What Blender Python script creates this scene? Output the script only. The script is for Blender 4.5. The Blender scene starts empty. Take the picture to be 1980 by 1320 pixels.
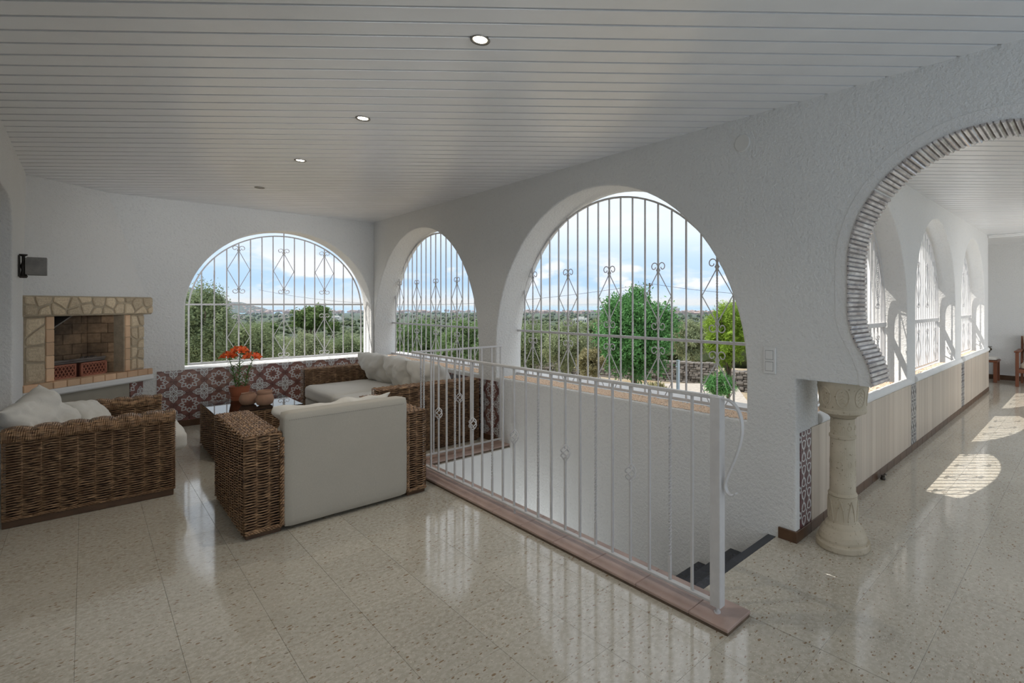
import bpy, bmesh, math, random
import numpy as np
from mathutils import Vector, Matrix, noise
PI = math.pi
R = math.radians
random.seed(7)
rng = np.random.default_rng(7)
S = bpy.context.scene
COL = S.collection

# ------------------------------------------------------------------ camera, world, sun, exposure
F_PX = 977.0
cam_d = bpy.data.cameras.new('camera')
cam = bpy.data.objects.new('camera', cam_d)
COL.objects.link(cam)
cam.location = (0, 0, 1.45)
cam.rotation_euler = (R(90), 0, R(43.35 - 90))
cam_d.sensor_width = 36
cam_d.lens = F_PX / 1980 * 36
cam_d.shift_x = (990 - 1200) / 1980
cam_d.shift_y = (588 - 660) / 1980
cam_d.clip_end = 100000
cam_d.clip_start = 0.05
S.camera = cam

S.view_settings.view_transform = 'Standard'
S.view_settings.look = 'None'
S.view_settings.gamma = 1
S.view_settings.use_curve_mapping = False
S.view_settings.exposure = 0.0

def node_tree(nt):
    nt.nodes.clear()
    return nt

world = bpy.data.worlds.new('world')
S.world = world
world.use_nodes = True
wn = node_tree(world.node_tree)
N = wn.nodes.new
tc = N('ShaderNodeTexCoord')
sep = N('ShaderNodeSeparateXYZ')
wn.links.new(tc.outputs['Generated'], sep.inputs[0])
ramp = N('ShaderNodeValToRGB')
wn.links.new(sep.outputs['Z'], ramp.inputs[0])
cr = ramp.color_ramp
cr.elements[0].position = 0.0; cr.elements[0].color = (0.66, 0.80, 0.95, 1)
cr.elements[1].position = 1.0; cr.elements[1].color = (0.90, 0.97, 1.06, 1)
for p, c in ((0.04, (0.46, 0.66, 0.93, 1)), (0.09, (0.56, 0.73, 0.94, 1)), (0.14, (0.78, 0.88, 0.96, 1)), (0.24, (0.82, 0.91, 0.99, 1)), (0.5, (0.92, 0.98, 1.06, 1))):
    e = cr.elements.new(p); e.color = c
mp = N('ShaderNodeMapping'); mp.inputs['Scale'].default_value = (1.6, 1.6, 6.0)
wn.links.new(tc.outputs['Generated'], mp.inputs[0])
nz = N('ShaderNodeTexNoise'); nz.inputs['Scale'].default_value = 4.0; nz.inputs['Detail'].default_value = 6; nz.inputs['Roughness'].default_value = 0.55
wn.links.new(mp.outputs[0], nz.inputs[0])
cl = N('ShaderNodeValToRGB'); cl.color_ramp.elements[0].position = 0.50; cl.color_ramp.elements[1].position = 0.64
wn.links.new(nz.outputs[0], cl.inputs[0])
mx = N('ShaderNodeMixRGB'); mx.inputs[2].default_value = (0.90, 0.92, 0.97, 1)
ml = N('ShaderNodeMath'); ml.operation = 'MULTIPLY'; ml.inputs[1].default_value = 0.4
wn.links.new(cl.outputs[0], ml.inputs[0])
wn.links.new(ml.outputs[0], mx.inputs[0])
wn.links.new(ramp.outputs[0], mx.inputs[1])
mp2 = N('ShaderNodeMapping'); mp2.inputs['Scale'].default_value = (1, 1, 2.3); mp2.inputs['Location'].default_value = (0.37, 0.61, 0.2)
wn.links.new(tc.outputs['Generated'], mp2.inputs[0])
nz2 = N('ShaderNodeTexNoise'); nz2.inputs['Scale'].default_value = 7.5; nz2.inputs['Detail'].default_value = 7; nz2.inputs['Roughness'].default_value = 0.5
wn.links.new(mp2.outputs[0], nz2.inputs[0])
cl2 = N('ShaderNodeValToRGB'); cl2.color_ramp.elements[0].position = 0.53; cl2.color_ramp.elements[1].position = 0.59
wn.links.new(nz2.outputs[0], cl2.inputs[0])
band = N('ShaderNodeValToRGB'); wn.links.new(sep.outputs['Z'], band.inputs[0])
for e_, (p_, v_) in zip(band.color_ramp.elements, ((0.012, 0), (0.035, 1))): e_.position = p_; e_.color = (v_, v_, v_, 1)
for p_, v_ in ((0.075, 1), (0.115, 0)): e_ = band.color_ramp.elements.new(p_); e_.color = (v_, v_, v_, 1)
pf = N('ShaderNodeMath'); pf.operation = 'MULTIPLY'; wn.links.new(cl2.outputs[0], pf.inputs[0]); wn.links.new(band.outputs[0], pf.inputs[1])
mx2 = N('ShaderNodeMixRGB'); mx2.inputs[2].default_value = (0.84, 0.87, 0.93, 1); wn.links.new(pf.outputs[0], mx2.inputs[0]); wn.links.new(mx.outputs[0], mx2.inputs[1])
bg = N('ShaderNodeBackground'); bg.inputs['Strength'].default_value = 1.17
wn.links.new(mx2.outputs[0], bg.inputs[0])
wo = N('ShaderNodeOutputWorld')
wn.links.new(bg.outputs[0], wo.inputs[0])

EL = R(59.5)
sun_d = bpy.data.lights.new('sun', 'SUN'); sun_d.energy = 5.0; sun_d.angle = R(0.3); sun_d.color = (1, 0.95, 0.88)
sun = bpy.data.objects.new('sun', sun_d); COL.objects.link(sun)
sdir = Vector((0.6865 * math.cos(EL), -0.727 * math.cos(EL), -math.sin(EL)))
sun.rotation_euler = sdir.to_track_quat('-Z', 'Y').to_euler()
sun.location = (-4, 10, 14)

def area(name, loc, target, sx, sy, power, color=(1, 1, 1)):
    d = bpy.data.lights.new(name, 'AREA'); d.shape = 'RECTANGLE'; d.size = sx; d.size_y = sy; d.energy = power; d.color = color
    o = bpy.data.objects.new(name, d); COL.objects.link(o); o.location = loc
    o.rotation_euler = (Vector(target) - Vector(loc)).to_track_quat('-Z', 'Y').to_euler()
    return o
area('fill_area', (0.6, -1.2, 2.0), (1.4, 6.5, 1.5), 1.6, 1.2, 3.5, (0.95, 0.97, 1.0))  # added fill behind the camera, not a lamp of the room
area('fill_area', (8.3, -1.4, 1.0), (11.5, 0.6, 1.7), 3.0, 1.0, 32, (1.0, 0.98, 0.95))  # added corridor fill out of view, brightens the end wall
area('stair_fill', (2.40, 3.9, -1.1), (2.0, 3.0, 2.6), 0.5, 0.9, 5, (0.93, 0.97, 1.0))  # added fill hidden in the stairwell, lifts the ceiling and stair wall
fs_d = bpy.data.lights.new('fill_spot', 'SPOT'); fs_d.energy = 520; fs_d.spot_size = R(25); fs_d.spot_blend = 0.9; fs_d.shadow_soft_size = 0.35; fs_d.color = (0.97, 0.98, 1.0)  # added narrow fill from behind the camera, brightens the far wall
fs = bpy.data.objects.new('fill_spot', fs_d); COL.objects.link(fs); fs.location = (0.9, -1.0, 2.1)
fs.rotation_euler = (Vector((1.35, 7.6, 2.0)) - fs.location).to_track_quat('-Z', 'Y').to_euler()

# ------------------------------------------------------------------ mesh building helpers
class MB:
    def __init__(s): s.v = []; s.f = []
    def add(s, vs, fs):
        b = len(s.v); s.v += [tuple(p) for p in vs]; s.f += [tuple(i + b for i in f) for f in fs]; return s
    def box(s, x0, x1, y0, y1, z0, z1, M=None):
        vs = [(x, y, z) for x in (x0, x1) for y in (y0, y1) for z in (z0, z1)]
        if M: vs = [M @ Vector(p) for p in vs]
        return s.add(vs, [(0, 1, 3, 2), (4, 6, 7, 5), (0, 4, 5, 1), (2, 3, 7, 6), (0, 2, 6, 4), (1, 5, 7, 3)])
    def cbox(s, x0, x1, y0, y1, z0, z1, c=0.002, M=None):
        cx, cy, cz = (x0 + x1) / 2, (y0 + y1) / 2, (z0 + z1) / 2
        hx, hy, hz = (x1 - x0) / 2, (y1 - y0) / 2, (z1 - z0) / 2
        vs = []; ix = {}
        for sx in (-1, 1):
            for sy in (-1, 1):
                for sz in (-1, 1):
                    for k in range(3):
                        q = [hx - c, hy - c, hz - c]; q[k] = (hx, hy, hz)[k]
                        ix[(sx, sy, sz, k)] = len(vs)
                        vs.append((cx + sx * q[0], cy + sy * q[1], cz + sz * q[2]))
        g = lambda a, b, d, k: ix[(a, b, d, k)]
        fs = []
        for a in (-1, 1):
            fs.append((g(a, -1, -1, 0), g(a, 1, -1, 0), g(a, 1, 1, 0), g(a, -1, 1, 0)))
            fs.append((g(-1, a, -1, 1), g(1, a, -1, 1), g(1, a, 1, 1), g(-1, a, 1, 1)))
            fs.append((g(-1, -1, a, 2), g(1, -1, a, 2), g(1, 1, a, 2), g(-1, 1, a, 2)))
            for b in (-1, 1):
                fs.append((g(a, b, -1, 0), g(a, b, 1, 0), g(a, b, 1, 1), g(a, b, -1, 1)))
                fs.append((g(a, -1, b, 0), g(a, 1, b, 0), g(a, 1, b, 2), g(a, -1, b, 2)))
                fs.append((g(-1, a, b, 1), g(1, a, b, 1), g(1, a, b, 2), g(-1, a, b, 2)))
                for d in (-1, 1): fs.append((g(a, b, d, 0), g(a, b, d, 1), g(a, b, d, 2)))
        if M: vs = [M @ Vector(p) for p in vs]
        return s.add(vs, fs)
    def tube(s, pts, r, n=6, caps=True, twist=0.0, closed=False, phase=0.0, flat=1.0):
        P = [Vector(p) for p in pts]; m = len(P)
        if callable(r): rr = [r(i / (m - 1)) for i in range(m)]
        else: rr = [r] * m
        T = []
        for i in range(m):
            if closed: t = P[(i + 1) % m] - P[i - 1]
            else: t = P[min(i + 1, m - 1)] - P[max(i - 1, 0)]
            T.append(t.normalized() if t.length > 1e-9 else Vector((0, 0, 1)))
        up = Vector((0, 0, 1)) if abs(T[0].z) < 0.9 else Vector((1, 0, 0))
        nv = (up - T[0] * up.dot(T[0])).normalized()
        vs = []
        for i in range(m):
            if i:
                nv = nv - T[i] * nv.dot(T[i])
                nv = nv.normalized() if nv.length > 1e-6 else Vector((1, 0, 0))
            bv = T[i].cross(nv)
            for k in range(n):
                a = 2 * PI * k / n + twist * i / (m - 1) + phase
                vs.append(P[i] + nv * (math.cos(a) * rr[i] * flat) + bv * (math.sin(a) * rr[i]))
        fs = []
        for i in range(m if closed else m - 1):
            j = (i + 1) % m
            for k in range(n):
                l = (k + 1) % n
                fs.append((i * n + k, i * n + l, j * n + l, j * n + k))
        if caps and not closed:
            fs.append(tuple(range(n))[::-1]); fs.append(tuple((m - 1) * n + k for k in range(n)))
        return s.add(vs, fs)
    def lathe(s, prof, n=24, c=(0, 0, 0), wob=None):
        vs = []; m = len(prof)
        for (r, z) in prof:
            for k in range(n):
                a = 2 * PI * k / n
                q = r * (1 + (wob(a, z) if wob else 0))
                vs.append((c[0] + q * math.cos(a), c[1] + q * math.sin(a), c[2] + z))
        fs = [(i * n + k, i * n + (k + 1) % n, (i + 1) * n + (k + 1) % n, (i + 1) * n + k) for i in range(m - 1) for k in range(n)]
        if prof[0][0] > 1e-5: fs.append(tuple(range(n))[::-1])
        if prof[-1][0] > 1e-5: fs.append(tuple((m - 1) * n + k for k in range(n)))
        return s.add(vs, fs)
    def prism(s, poly, z0, z1, M=None):
        n = len(poly)
        vs = [(x, y, z0) for x, y in poly] + [(x, y, z1) for x, y in poly]
        if M: vs = [M @ Vector(p) for p in vs]
        return s.add(vs, [tuple(range(n))[::-1], tuple(range(n, 2 * n))] + [(i, (i + 1) % n, n + (i + 1) % n, n + i) for i in range(n)])
    def data(s, name, smooth=False, fix=True):
        me = bpy.data.meshes.new(name); me.from_pydata(s.v, [], s.f)
        if fix:
            bm = bmesh.new(); bm.from_mesh(me); bmesh.ops.recalc_face_normals(bm, faces=bm.faces); bm.to_mesh(me); bm.free()
        if smooth: me.polygons.foreach_set('use_smooth', [True] * len(me.polygons))
        me.update(); return me
    def obj(s, name, mat, parent=None, smooth=False, fix=True, loc=None):
        return link(name, s.data(name, smooth, fix), mat, parent, loc)

def link(name, data, mat=None, parent=None, loc=None):
    o = bpy.data.objects.new(name, data); COL.objects.link(o)
    if mat and data is not None and not data.materials: data.materials.append(mat)
    if parent: o.parent = parent
    if loc: o.location = loc
    return o
def tag(o, label=None, cat=None, group=None, kind=None):
    if label: o['label'] = label
    if cat: o['category'] = cat
    if group: o['group'] = group
    if kind: o['kind'] = kind
    return o
def thing(name, label, cat, loc=(0, 0, 0), rz=0, group=None, kind=None):
    o = bpy.data.objects.new(name, None); COL.objects.link(o); o.location = loc; o.rotation_euler = (0, 0, rz)
    o.empty_display_size = 0.1
    return tag(o, label, cat, group, kind)
def children_of(o): return [c for c in ALL_CHILD.get(o.name, [])]
ALL_CHILD = {}
def dup(root, loc=None, rz=None, label=None):
    def rec(o, par):
        c = o.copy(); COL.objects.link(c)
        if par: c.parent = par; c.matrix_parent_inverse = o.matrix_parent_inverse
        for ch in [k for k in bpy.data.objects if k.parent == o]: rec(ch, c)
        return c
    r = rec(root, None)
    if loc: r.location = loc
    if rz is not None: r.rotation_euler = (0, 0, rz)
    if label: r['label'] = label
    return r

# ------------------------------------------------------------------ materials
class X:   # small expression wrapper over math nodes
    def __init__(s, nt, sock): s.nt = nt; s.k = sock
    def _op(s, op, b=None, c=None, rev=False):
        n = s.nt.nodes.new('ShaderNodeMath'); n.operation = op
        def put(i, q):
            if isinstance(q, X): s.nt.links.new(q.k, n.inputs[i])
            else: n.inputs[i].default_value = q
        if rev: put(0, b); put(1, s)
        else:
            put(0, s)
            if b is not None: put(1, b)
            if c is not None: put(2, c)
        return X(s.nt, n.outputs[0])
    def __add__(s, b): return s._op('ADD', b)
    __radd__ = __add__
    def __sub__(s, b): return s._op('SUBTRACT', b)
    def __rsub__(s, b): return s._op('SUBTRACT', b, rev=True)
    def __mul__(s, b): return s._op('MULTIPLY', b)
    __rmul__ = __mul__
    def __truediv__(s, b): return s._op('DIVIDE', b)
    def abs(s): return s._op('ABSOLUTE')
    def floor(s): return s._op('FLOOR')
    def sqrt(s): return s._op('SQRT')
    def sin(s): return s._op('SINE')
    def cos(s): return s._op('COSINE')
    def frac(s): return s - s.floor()
    def lt(s, b): return s._op('LESS_THAN', b)
    def gt(s, b): return s._op('GREATER_THAN', b)
    def mx(s, b): return s._op('MAXIMUM', b)
    def mn(s, b): return s._op('MINIMUM', b)
    def atan2(s, b): return s._op('ARCTAN2', b)
    def smooth_lt(s, a, w):   # 1 where s<a, soft edge w
        return ((a - s) / w + 0.5)._op('MINIMUM', 1.0)._op('MAXIMUM', 0.0)

def new_mat(name):
    m = bpy.data.materials.new(name); m.use_nodes = True
    nt = m.node_tree; nt.nodes.clear()
    out = nt.nodes.new('ShaderNodeOutputMaterial'); b = nt.nodes.new('ShaderNodeBsdfPrincipled')
    nt.links.new(b.outputs[0], out.inputs[0])
    return m, nt, b
def coords(nt, kind='Object'):
    t = nt.nodes.new('ShaderNodeTexCoord'); return t.outputs[kind]
def tex_noise(nt, vec, scale, detail=3, rough=0.5, stretch=None):
    if stretch:
        m = nt.nodes.new('ShaderNodeMapping'); m.inputs['Scale'].default_value = stretch; nt.links.new(vec, m.inputs[0]); vec = m.outputs[0]
    n = nt.nodes.new('ShaderNodeTexNoise'); n.inputs['Scale'].default_value = scale; n.inputs['Detail'].default_value = detail
    n.inputs['Roughness'].default_value = rough; nt.links.new(vec, n.inputs['Vector']); return n.outputs[0]
def mixc(nt, fac, a, b):
    n = nt.nodes.new('ShaderNodeMixRGB')
    for i, q in ((0, fac), (1, a), (2, b)):
        if isinstance(q, X): q = q.k
        if isinstance(q, (tuple, list)): n.inputs[i].default_value = (*q[:3], 1)
        elif isinstance(q, (int, float)): n.inputs[i].default_value = q
        else: nt.links.new(q, n.inputs[i])
    return n.outputs[0]
def rampv(nt, sock, p0, p1):
    n = nt.nodes.new('ShaderNodeMapRange'); n.inputs[1].default_value = p0; n.inputs[2].default_value = p1
    nt.links.new(sock, n.inputs[0]); return n.outputs[0]
def bump(nt, b, h, strength=0.3, dist=0.01, prev=None):
    n = nt.nodes.new('ShaderNodeBump'); n.inputs['Strength'].default_value = strength; n.inputs['Distance'].default_value = dist
    nt.links.new(h.k if isinstance(h, X) else h, n.inputs['Height'])
    if prev: nt.links.new(prev, n.inputs['Normal'])
    nt.links.new(n.outputs[0], b.inputs['Normal']); return n.outputs[0]
def simple(name, col, rough=0.6, metal=0.0, var=0.12, scale=6, bs=0.0, bscale=40, bdist=0.004, kind='Object', stretch=None, col2=None, spec=0.5, rand=0.0):
    m, nt, b = new_mat(name)
    v = coords(nt, kind)
    n = tex_noise(nt, v, scale, 4, 0.55, stretch)
    c2 = col2 or tuple(c * (1 - var) for c in col)
    c = mixc(nt, rampv(nt, n, 0.35, 0.65), col, c2)
    if rand:
        oi = nt.nodes.new('ShaderNodeObjectInfo')
        r = X(nt, oi.outputs['Random']) * (2 * rand) + (1 - rand)
        hs = nt.nodes.new('ShaderNodeHueSaturation'); nt.links.new(c, hs.inputs['Color']); nt.links.new(r.k, hs.inputs['Value']); c = hs.outputs[0]
    nt.links.new(c, b.inputs['Base Color'])
    b.inputs['Roughness'].default_value = rough; b.inputs['Metallic'].default_value = metal
    b.inputs['Specular IOR Level'].default_value = spec
    if bs: bump(nt, b, tex_noise(nt, v, bscale, 4, 0.6, stretch), bs, bdist)
    return m

def stucco(name, col, s1=0.8, dist=0.018, sc=48):
    m, nt, b = new_mat(name)
    g = nt.nodes.new('ShaderNodeNewGeometry').outputs['Position']
    n1 = tex_noise(nt, g, sc, 5, 0.6); n2 = tex_noise(nt, g, 4, 3, 0.5); n3 = tex_noise(nt, g, 1.2, 2)
    c = mixc(nt, rampv(nt, n3, 0.3, 0.7), col, tuple(c * 0.95 for c in col))
    c = mixc(nt, rampv(nt, n1, 0.30, 0.45), tuple(q * 0.90 for q in col), c)
    nt.links.new(c, b.inputs['Base Color']); b.inputs['Roughness'].default_value = 0.85
    h = X(nt, n1) * 0.8 + X(nt, n2) * 0.6
    bump(nt, b, h, s1, dist)
    return m
M_stucco = stucco('rough white stucco', (0.78, 0.78, 0.765))
M_stucco_fine = stucco('fine white stucco', (0.80, 0.795, 0.78), 0.8, 0.016, 50)
M_plaster = simple('smooth white plaster', (0.80, 0.80, 0.79), 0.7, var=0.05, bs=0.25, bscale=25, bdist=0.006)
M_outer = simple('outside white render', (0.72, 0.71, 0.69), 0.9, bs=0.3, bscale=20)
M_iron = simple('white painted iron', (0.64, 0.63, 0.63), 0.32, var=0.08, scale=20, bs=0.15, bscale=90, bdist=0.001)
M_ceil = simple('white lacquered plank', (0.86, 0.865, 0.87), 0.28, var=0.05, scale=3, bs=0.05, bscale=30, bdist=0.001, rand=0.02, spec=0.9)
M_ceil_back = simple('ceiling groove shade', (0.22, 0.215, 0.21), 0.8, var=0.05)  # shade of the plank grooves put into the backing colour
M_brown = simple('brown glazed skirting', (0.13, 0.065, 0.032), 0.35, var=0.4, scale=8, rand=0.15, bs=0.1)
M_curb = simple('rose clay tile', (0.50, 0.36, 0.31), 0.38, var=0.25, scale=5, kind='Object', bs=0.12, bscale=12, rand=0.05)
M_curb_side = simple('clay tile edge', (0.16, 0.11, 0.075), 0.6, var=0.3, scale=20)
M_slate = simple('dark blue stone', (0.035, 0.04, 0.055), 0.25, var=0.3, scale=14)
M_wick = None

def terrazzo():
    m, nt, b = new_mat('beige terrazzo')
    g = nt.nodes.new('ShaderNodeNewGeometry').outputs['Position']
    oi = nt.nodes.new('ShaderNodeObjectInfo')
    n1 = tex_noise(nt, g, 2.2, 3)
    n2 = tex_noise(nt, g, 45, 3, 0.6)
    c = mixc(nt, rampv(nt, n1, 0.3, 0.7), (0.52, 0.48, 0.40), (0.45, 0.41, 0.335))
    c = mixc(nt, rampv(nt, n2, 0.42, 0.62), c, (0.58, 0.545, 0.47))
    # chips of several sizes
    for (sc, lo, hi, col, ang, seed) in ((34, 0.0, 0.165, (0.26, 0.165, 0.085), 0.6, 0), (60, 0.0, 0.15, (0.36, 0.27, 0.18), 1.9, 3), (22, 0.0, 0.085, (0.14, 0.095, 0.06), 2.6, 7), (80, 0, 0.16, (0.75, 0.70, 0.60), 0.2, 11)):
        mp = nt.nodes.new('ShaderNodeMapping'); mp.inputs['Scale'].default_value = (1, 1.9, 1); mp.inputs['Rotation'].default_value = (0, 0, ang); mp.inputs['Location'].default_value = (seed, seed, 0)
        nt.links.new(g, mp.inputs[0])
        wv = nt.nodes.new('ShaderNodeTexNoise'); wv.inputs['Scale'].default_value = 12; nt.links.new(mp.outputs[0], wv.inputs['Vector'])
        ad = nt.nodes.new('ShaderNodeVectorMath'); ad.operation = 'MULTIPLY_ADD'; ad.inputs[1].default_value = (0.05, 0.05, 0.0)
        nt.links.new(wv.outputs[1], ad.inputs[0]); nt.links.new(mp.outputs[0], ad.inputs[2])
        vo = nt.nodes.new('ShaderNodeTexVoronoi'); vo.inputs['Scale'].default_value = sc; vo.inputs['Randomness'].default_value = 1.0
        nt.links.new(ad.outputs[0], vo.inputs['Vector'])
        vr = nt.nodes.new('ShaderNodeSeparateColor'); nt.links.new(vo.outputs['Color'], vr.inputs[0])
        d = X(nt, vo.outputs['Distance'])
        size = X(nt, vr.outputs[0]) * (hi * 2.6) - hi * 0.75
        mask = d.smooth_lt(size, 0.05)
        c = mixc(nt, mask * 0.85, c, col)
    hs = nt.nodes.new('ShaderNodeHueSaturation'); nt.links.new(c, hs.inputs['Color'])
    nt.links.new((X(nt, oi.outputs['Random']) * 0.10 + 0.95).k, hs.inputs['Value'])
    nt.links.new(hs.outputs[0], b.inputs['Base Color'])
    n4 = tex_noise(nt, g, 3, 4)
    nt.links.new((X(nt, n4) * 0.09 + 0.045).k, b.inputs['Roughness'])
    b.inputs['Specular IOR Level'].default_value = 0.85
    n5 = tex_noise(nt, g, 7, 2)
    bump(nt, b, n5, 0.06, 0.004)
    return m
M_floor = terrazzo()
M_grout = simple('floor joint', (0.30, 0.24, 0.17), 0.8)

def star_tile(name, du, o0, dark=(0.235, 0.105, 0.09), line=(0.60, 0.62, 0.62), P=0.28, simple_net=False, swap=False):
    """du = horizontal unit vector along the wall; pattern drawn from position"""
    m, nt, b = new_mat(name)
    g = nt.nodes.new('ShaderNodeNewGeometry').outputs['Position']
    s = nt.nodes.new('ShaderNodeSeparateXYZ'); nt.links.new(g, s.inputs[0])
    x, y, z = (X(nt, s.outputs[i]) for i in range(3))
    u = (x * du[0] + y * du[1] - o0[0]) / P; v = (z - o0[1]) / P
    w = 0.023
    if simple_net:
        a = ((u + v * 0.5)); bq = ((u - v * 0.5))
        fa = (a.frac() - 0.5).abs(); fb = (bq.frac() - 0.5).abs(); fc = (u.frac() - 0.5).abs()
        fu = (u.frac() - 0.5); fv = (v.frac() - 0.5)
        ring = ((fu * fu + fv * fv).sqrt() - 0.33).abs()
        d = fa.mn(fb).mn(ring)
        mask = d.smooth_lt(0.045, 0.03)
        n = tex_noise(nt, g, 40, 2)
        c = mixc(nt, rampv(nt, n, 0.4, 0.6), dark, tuple(q * 0.7 for q in dark))
        c = mixc(nt, mask, c, line)
        nt.links.new(c, b.inputs['Base Color']); b.inputs['Roughness'].default_value = 0.3
        return m
    fu = u.frac() - 0.5; fv = v.frac() - 0.5
    r = (fu * fu + fv * fv).sqrt(); th = fv.atan2(fu)
    k = PI / 4
    tf = ((th / k + 0.5).frac() - 0.5) * k          # folded angle +-22.5
    p = r * tf.cos(); q = (r * tf.sin()).abs()
    # petal rhombus between p=.15..(.33), half width .075 at p=.25
    d1 = ((p - 0.245).abs() * 0.075 + q * 0.095 - 0.075 * 0.095) / 0.121
    m1 = d1.abs().smooth_lt(w * 0.7, 0.008)
    inner = r.lt(0.14)
    # link between petals : small v at folded edge
    tf2 = ((th / k).frac() - 0.5) * k
    p2 = r * tf2.cos(); q2 = (r * tf2.sin()).abs()
    d2 = ((p2 - 0.20) - q2 * 0.9).abs()
    m2 = d2.smooth_lt(w * 0.6, 0.008) * q2.lt(0.045)
    # corner flourish
    gu = (u + 0.5).frac() - 0.5; gv = (v + 0.5).frac() - 0.5
    a1 = gu.abs().mx(gv.abs()); a2 = gu.abs().mn(gv.abs())
    # loops : ellipse centred (a1=.19,a2=.07)
    e1 = (((a1 - 0.185) / 0.095) * ((a1 - 0.185) / 0.095) + ((a2 - 0.066) / 0.052) * ((a2 - 0.066) / 0.052)).sqrt()
    m3 = (e1 - 1.0).abs().smooth_lt(0.26, 0.12)
    m3b = (e1 - 0.3).abs().smooth_lt(0.17, 0.1)
    d4 = ((a1 - 0.335).abs() + a2 * 0.9 - 0.045)
    m4 = d4.abs().smooth_lt(w * 0.6, 0.008)
    d5 = (a1 + a2 * 0.8 - 0.065)
    m5 = d5.abs().smooth_lt(w * 0.8, 0.008)
    d6 = (a1 - 0.09 - a2).abs()
    m6 = d6.smooth_lt(w * 0.5, 0.008) * a1.lt(0.14)
    # jagged star field border
    d7 = (r * (1.0 + 0.10 * (th * 8.0).cos()) - 0.40)
    mask = m1.mx(m2).mx(m3).mx(m3b * 0.5).mx(m4).mx(m5).mx(m6)
    n = tex_noise(nt, g, 25, 3)
    n0 = tex_noise(nt, g, 2.0, 1)
    base = mixc(nt, rampv(nt, n0, 0.4, 0.6), dark, (dark[0] * 1.35, dark[1] * 1.7, dark[2] * 1.5))
    base = mixc(nt, d7.gt(0.0) * 0.55, base, tuple(q_ * 0.45 for q_ in dark))
    base = mixc(nt, (d1.lt(0.0)) * 0.5, base, (0.30, 0.15, 0.13))
    base = mixc(nt, inner * 0.5, base, (0.20, 0.07, 0.045))
    base = mixc(nt, X(nt, n) * 0.35, base, tuple(q_ * 0.6 for q_ in dark))
    c = mixc(nt, mask, base, line)
    nt.links.new(c, b.inputs['Base Color']); b.inputs['Roughness'].default_value = 0.38
    return m

def wicker():
    m, nt, b = new_mat('brown wicker')
    g = nt.nodes.new('ShaderNodeNewGeometry').outputs['Position']
    a = tex_noise(nt, g, 3.0, 2); c1 = tex_noise(nt, g, 90, 2, 0.6, (0.25, 0.25, 1.3)); c2 = tex_noise(nt, g, 14, 2)
    c = mixc(nt, rampv(nt, c1, 0.35, 0.68), (0.075, 0.036, 0.016), (0.56, 0.35, 0.195))
    c = mixc(nt, rampv(nt, c2, 0.45, 0.7), c, (0.21, 0.115, 0.058))
    nt.links.new(c, b.inputs['Base Color']); b.inputs['Roughness'].default_value = 0.42
    b.inputs['Specular IOR Level'].default_value = 0.5
    return m
M_wick = wicker()
M_core = simple('dark wicker core', (0.022, 0.013, 0.009), 0.95)
M_wood_dark = simple('brown wood plinth', (0.13, 0.07, 0.035), 0.5, var=0.3, scale=10)

def fabric(name, col, w=0.25):
    m, nt, b = new_mat(name)
    v = coords(nt)
    n1 = tex_noise(nt, v, 5, 3); n2 = tex_noise(nt, v, 500, 2, 0.6, (1, 1, 0.15))
    c = mixc(nt, rampv(nt, n1, 0.3, 0.7), col, tuple(q * 0.93 for q in col))
    c = mixc(nt, rampv(nt, n2, 0.3, 0.75), c, tuple(q * 0.86 for q in col))
    nt.links.new(c, b.inputs['Base Color']); b.inputs['Roughness'].default_value = 0.95
    b.inputs['Sheen Weight'].default_value = 0.1; b.inputs['Specular IOR Level'].default_value = 0.15
    n3 = tex_noise(nt, v, 9, 4, 0.5); bump(nt, b, X(nt, n3) + X(nt, n2) * 0.02, w, 0.012)
    return m
M_cloth = fabric('off white cotton', (0.76, 0.735, 0.68))
M_cloth2 = fabric('cream linen cover', (0.52, 0.49, 0.43), 0.10)
M_stitch = simple('grey stitching', (0.30, 0.29, 0.27), 0.9)

# ------------------------------------------------------------------ room shell
XW, YW, YC, XL, T = 2.966, 7.89, 1.335, -0.385, 0.32
ZC, ZC2 = 2.674, 2.60
def arc(c, z0, r, a0, a1, n=40):
    return [(c + r * math.cos(R(a0 + (a1 - a0) * i / n)), z0 + r * math.sin(R(a0 + (a1 - a0) * i / n))) for i in range(n + 1)]
def arch_hole(c, r, z0, sill, n=44):
    return [(c + r, sill)] + arc(c, z0, r, 0, 180, n) + [(c - r, sill)]
def wall(name, outline, holes, thick, frame, mat, bev=0.014, side=None):
    cu = bpy.data.curves.new(name + '_outline', 'CURVE'); cu.dimensions = '2D'; cu.fill_mode = 'BOTH'
    cu.extrude = thick / 2 - bev; cu.bevel_depth = bev; cu.bevel_resolution = 2; cu.offset = -bev
    for pl in [outline] + holes:
        sp = cu.splines.new('POLY'); sp.points.add(len(pl) - 1)
        for i, p in enumerate(pl): sp.points[i].co = (p[0], p[1], 0, 1)
        sp.use_cyclic_u = True
    tmp = bpy.data.objects.new('tmp_outline', cu); COL.objects.link(tmp)
    dg = bpy.context.evaluated_depsgraph_get(); dg.update()
    me = bpy.data.meshes.new_from_object(tmp.evaluated_get(dg)); bpy.data.objects.remove(tmp); bpy.data.curves.remove(cu)
    me.transform(frame); me.name = name
    me.materials.clear(); me.materials.append(mat)
    o = bpy.data.objects.new(name, me); COL.objects.link(o); o['kind'] = 'structure'
    return o
def frame_x(xc):   # outline (Y, z), thickness along X
    return Matrix(((0, 0, 1, xc), (1, 0, 0, 0), (0, 1, 0, 0), (0, 0, 0, 1)))
def frame_y(yc):   # outline (X, z), thickness along Y
    return Matrix(((1, 0, 0, 0), (0, 0, -1, yc), (0, 1, 0, 0), (0, 0, 0, 1)))
YH, RH, ZH = 0.38, 0.65, 1.667
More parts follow.
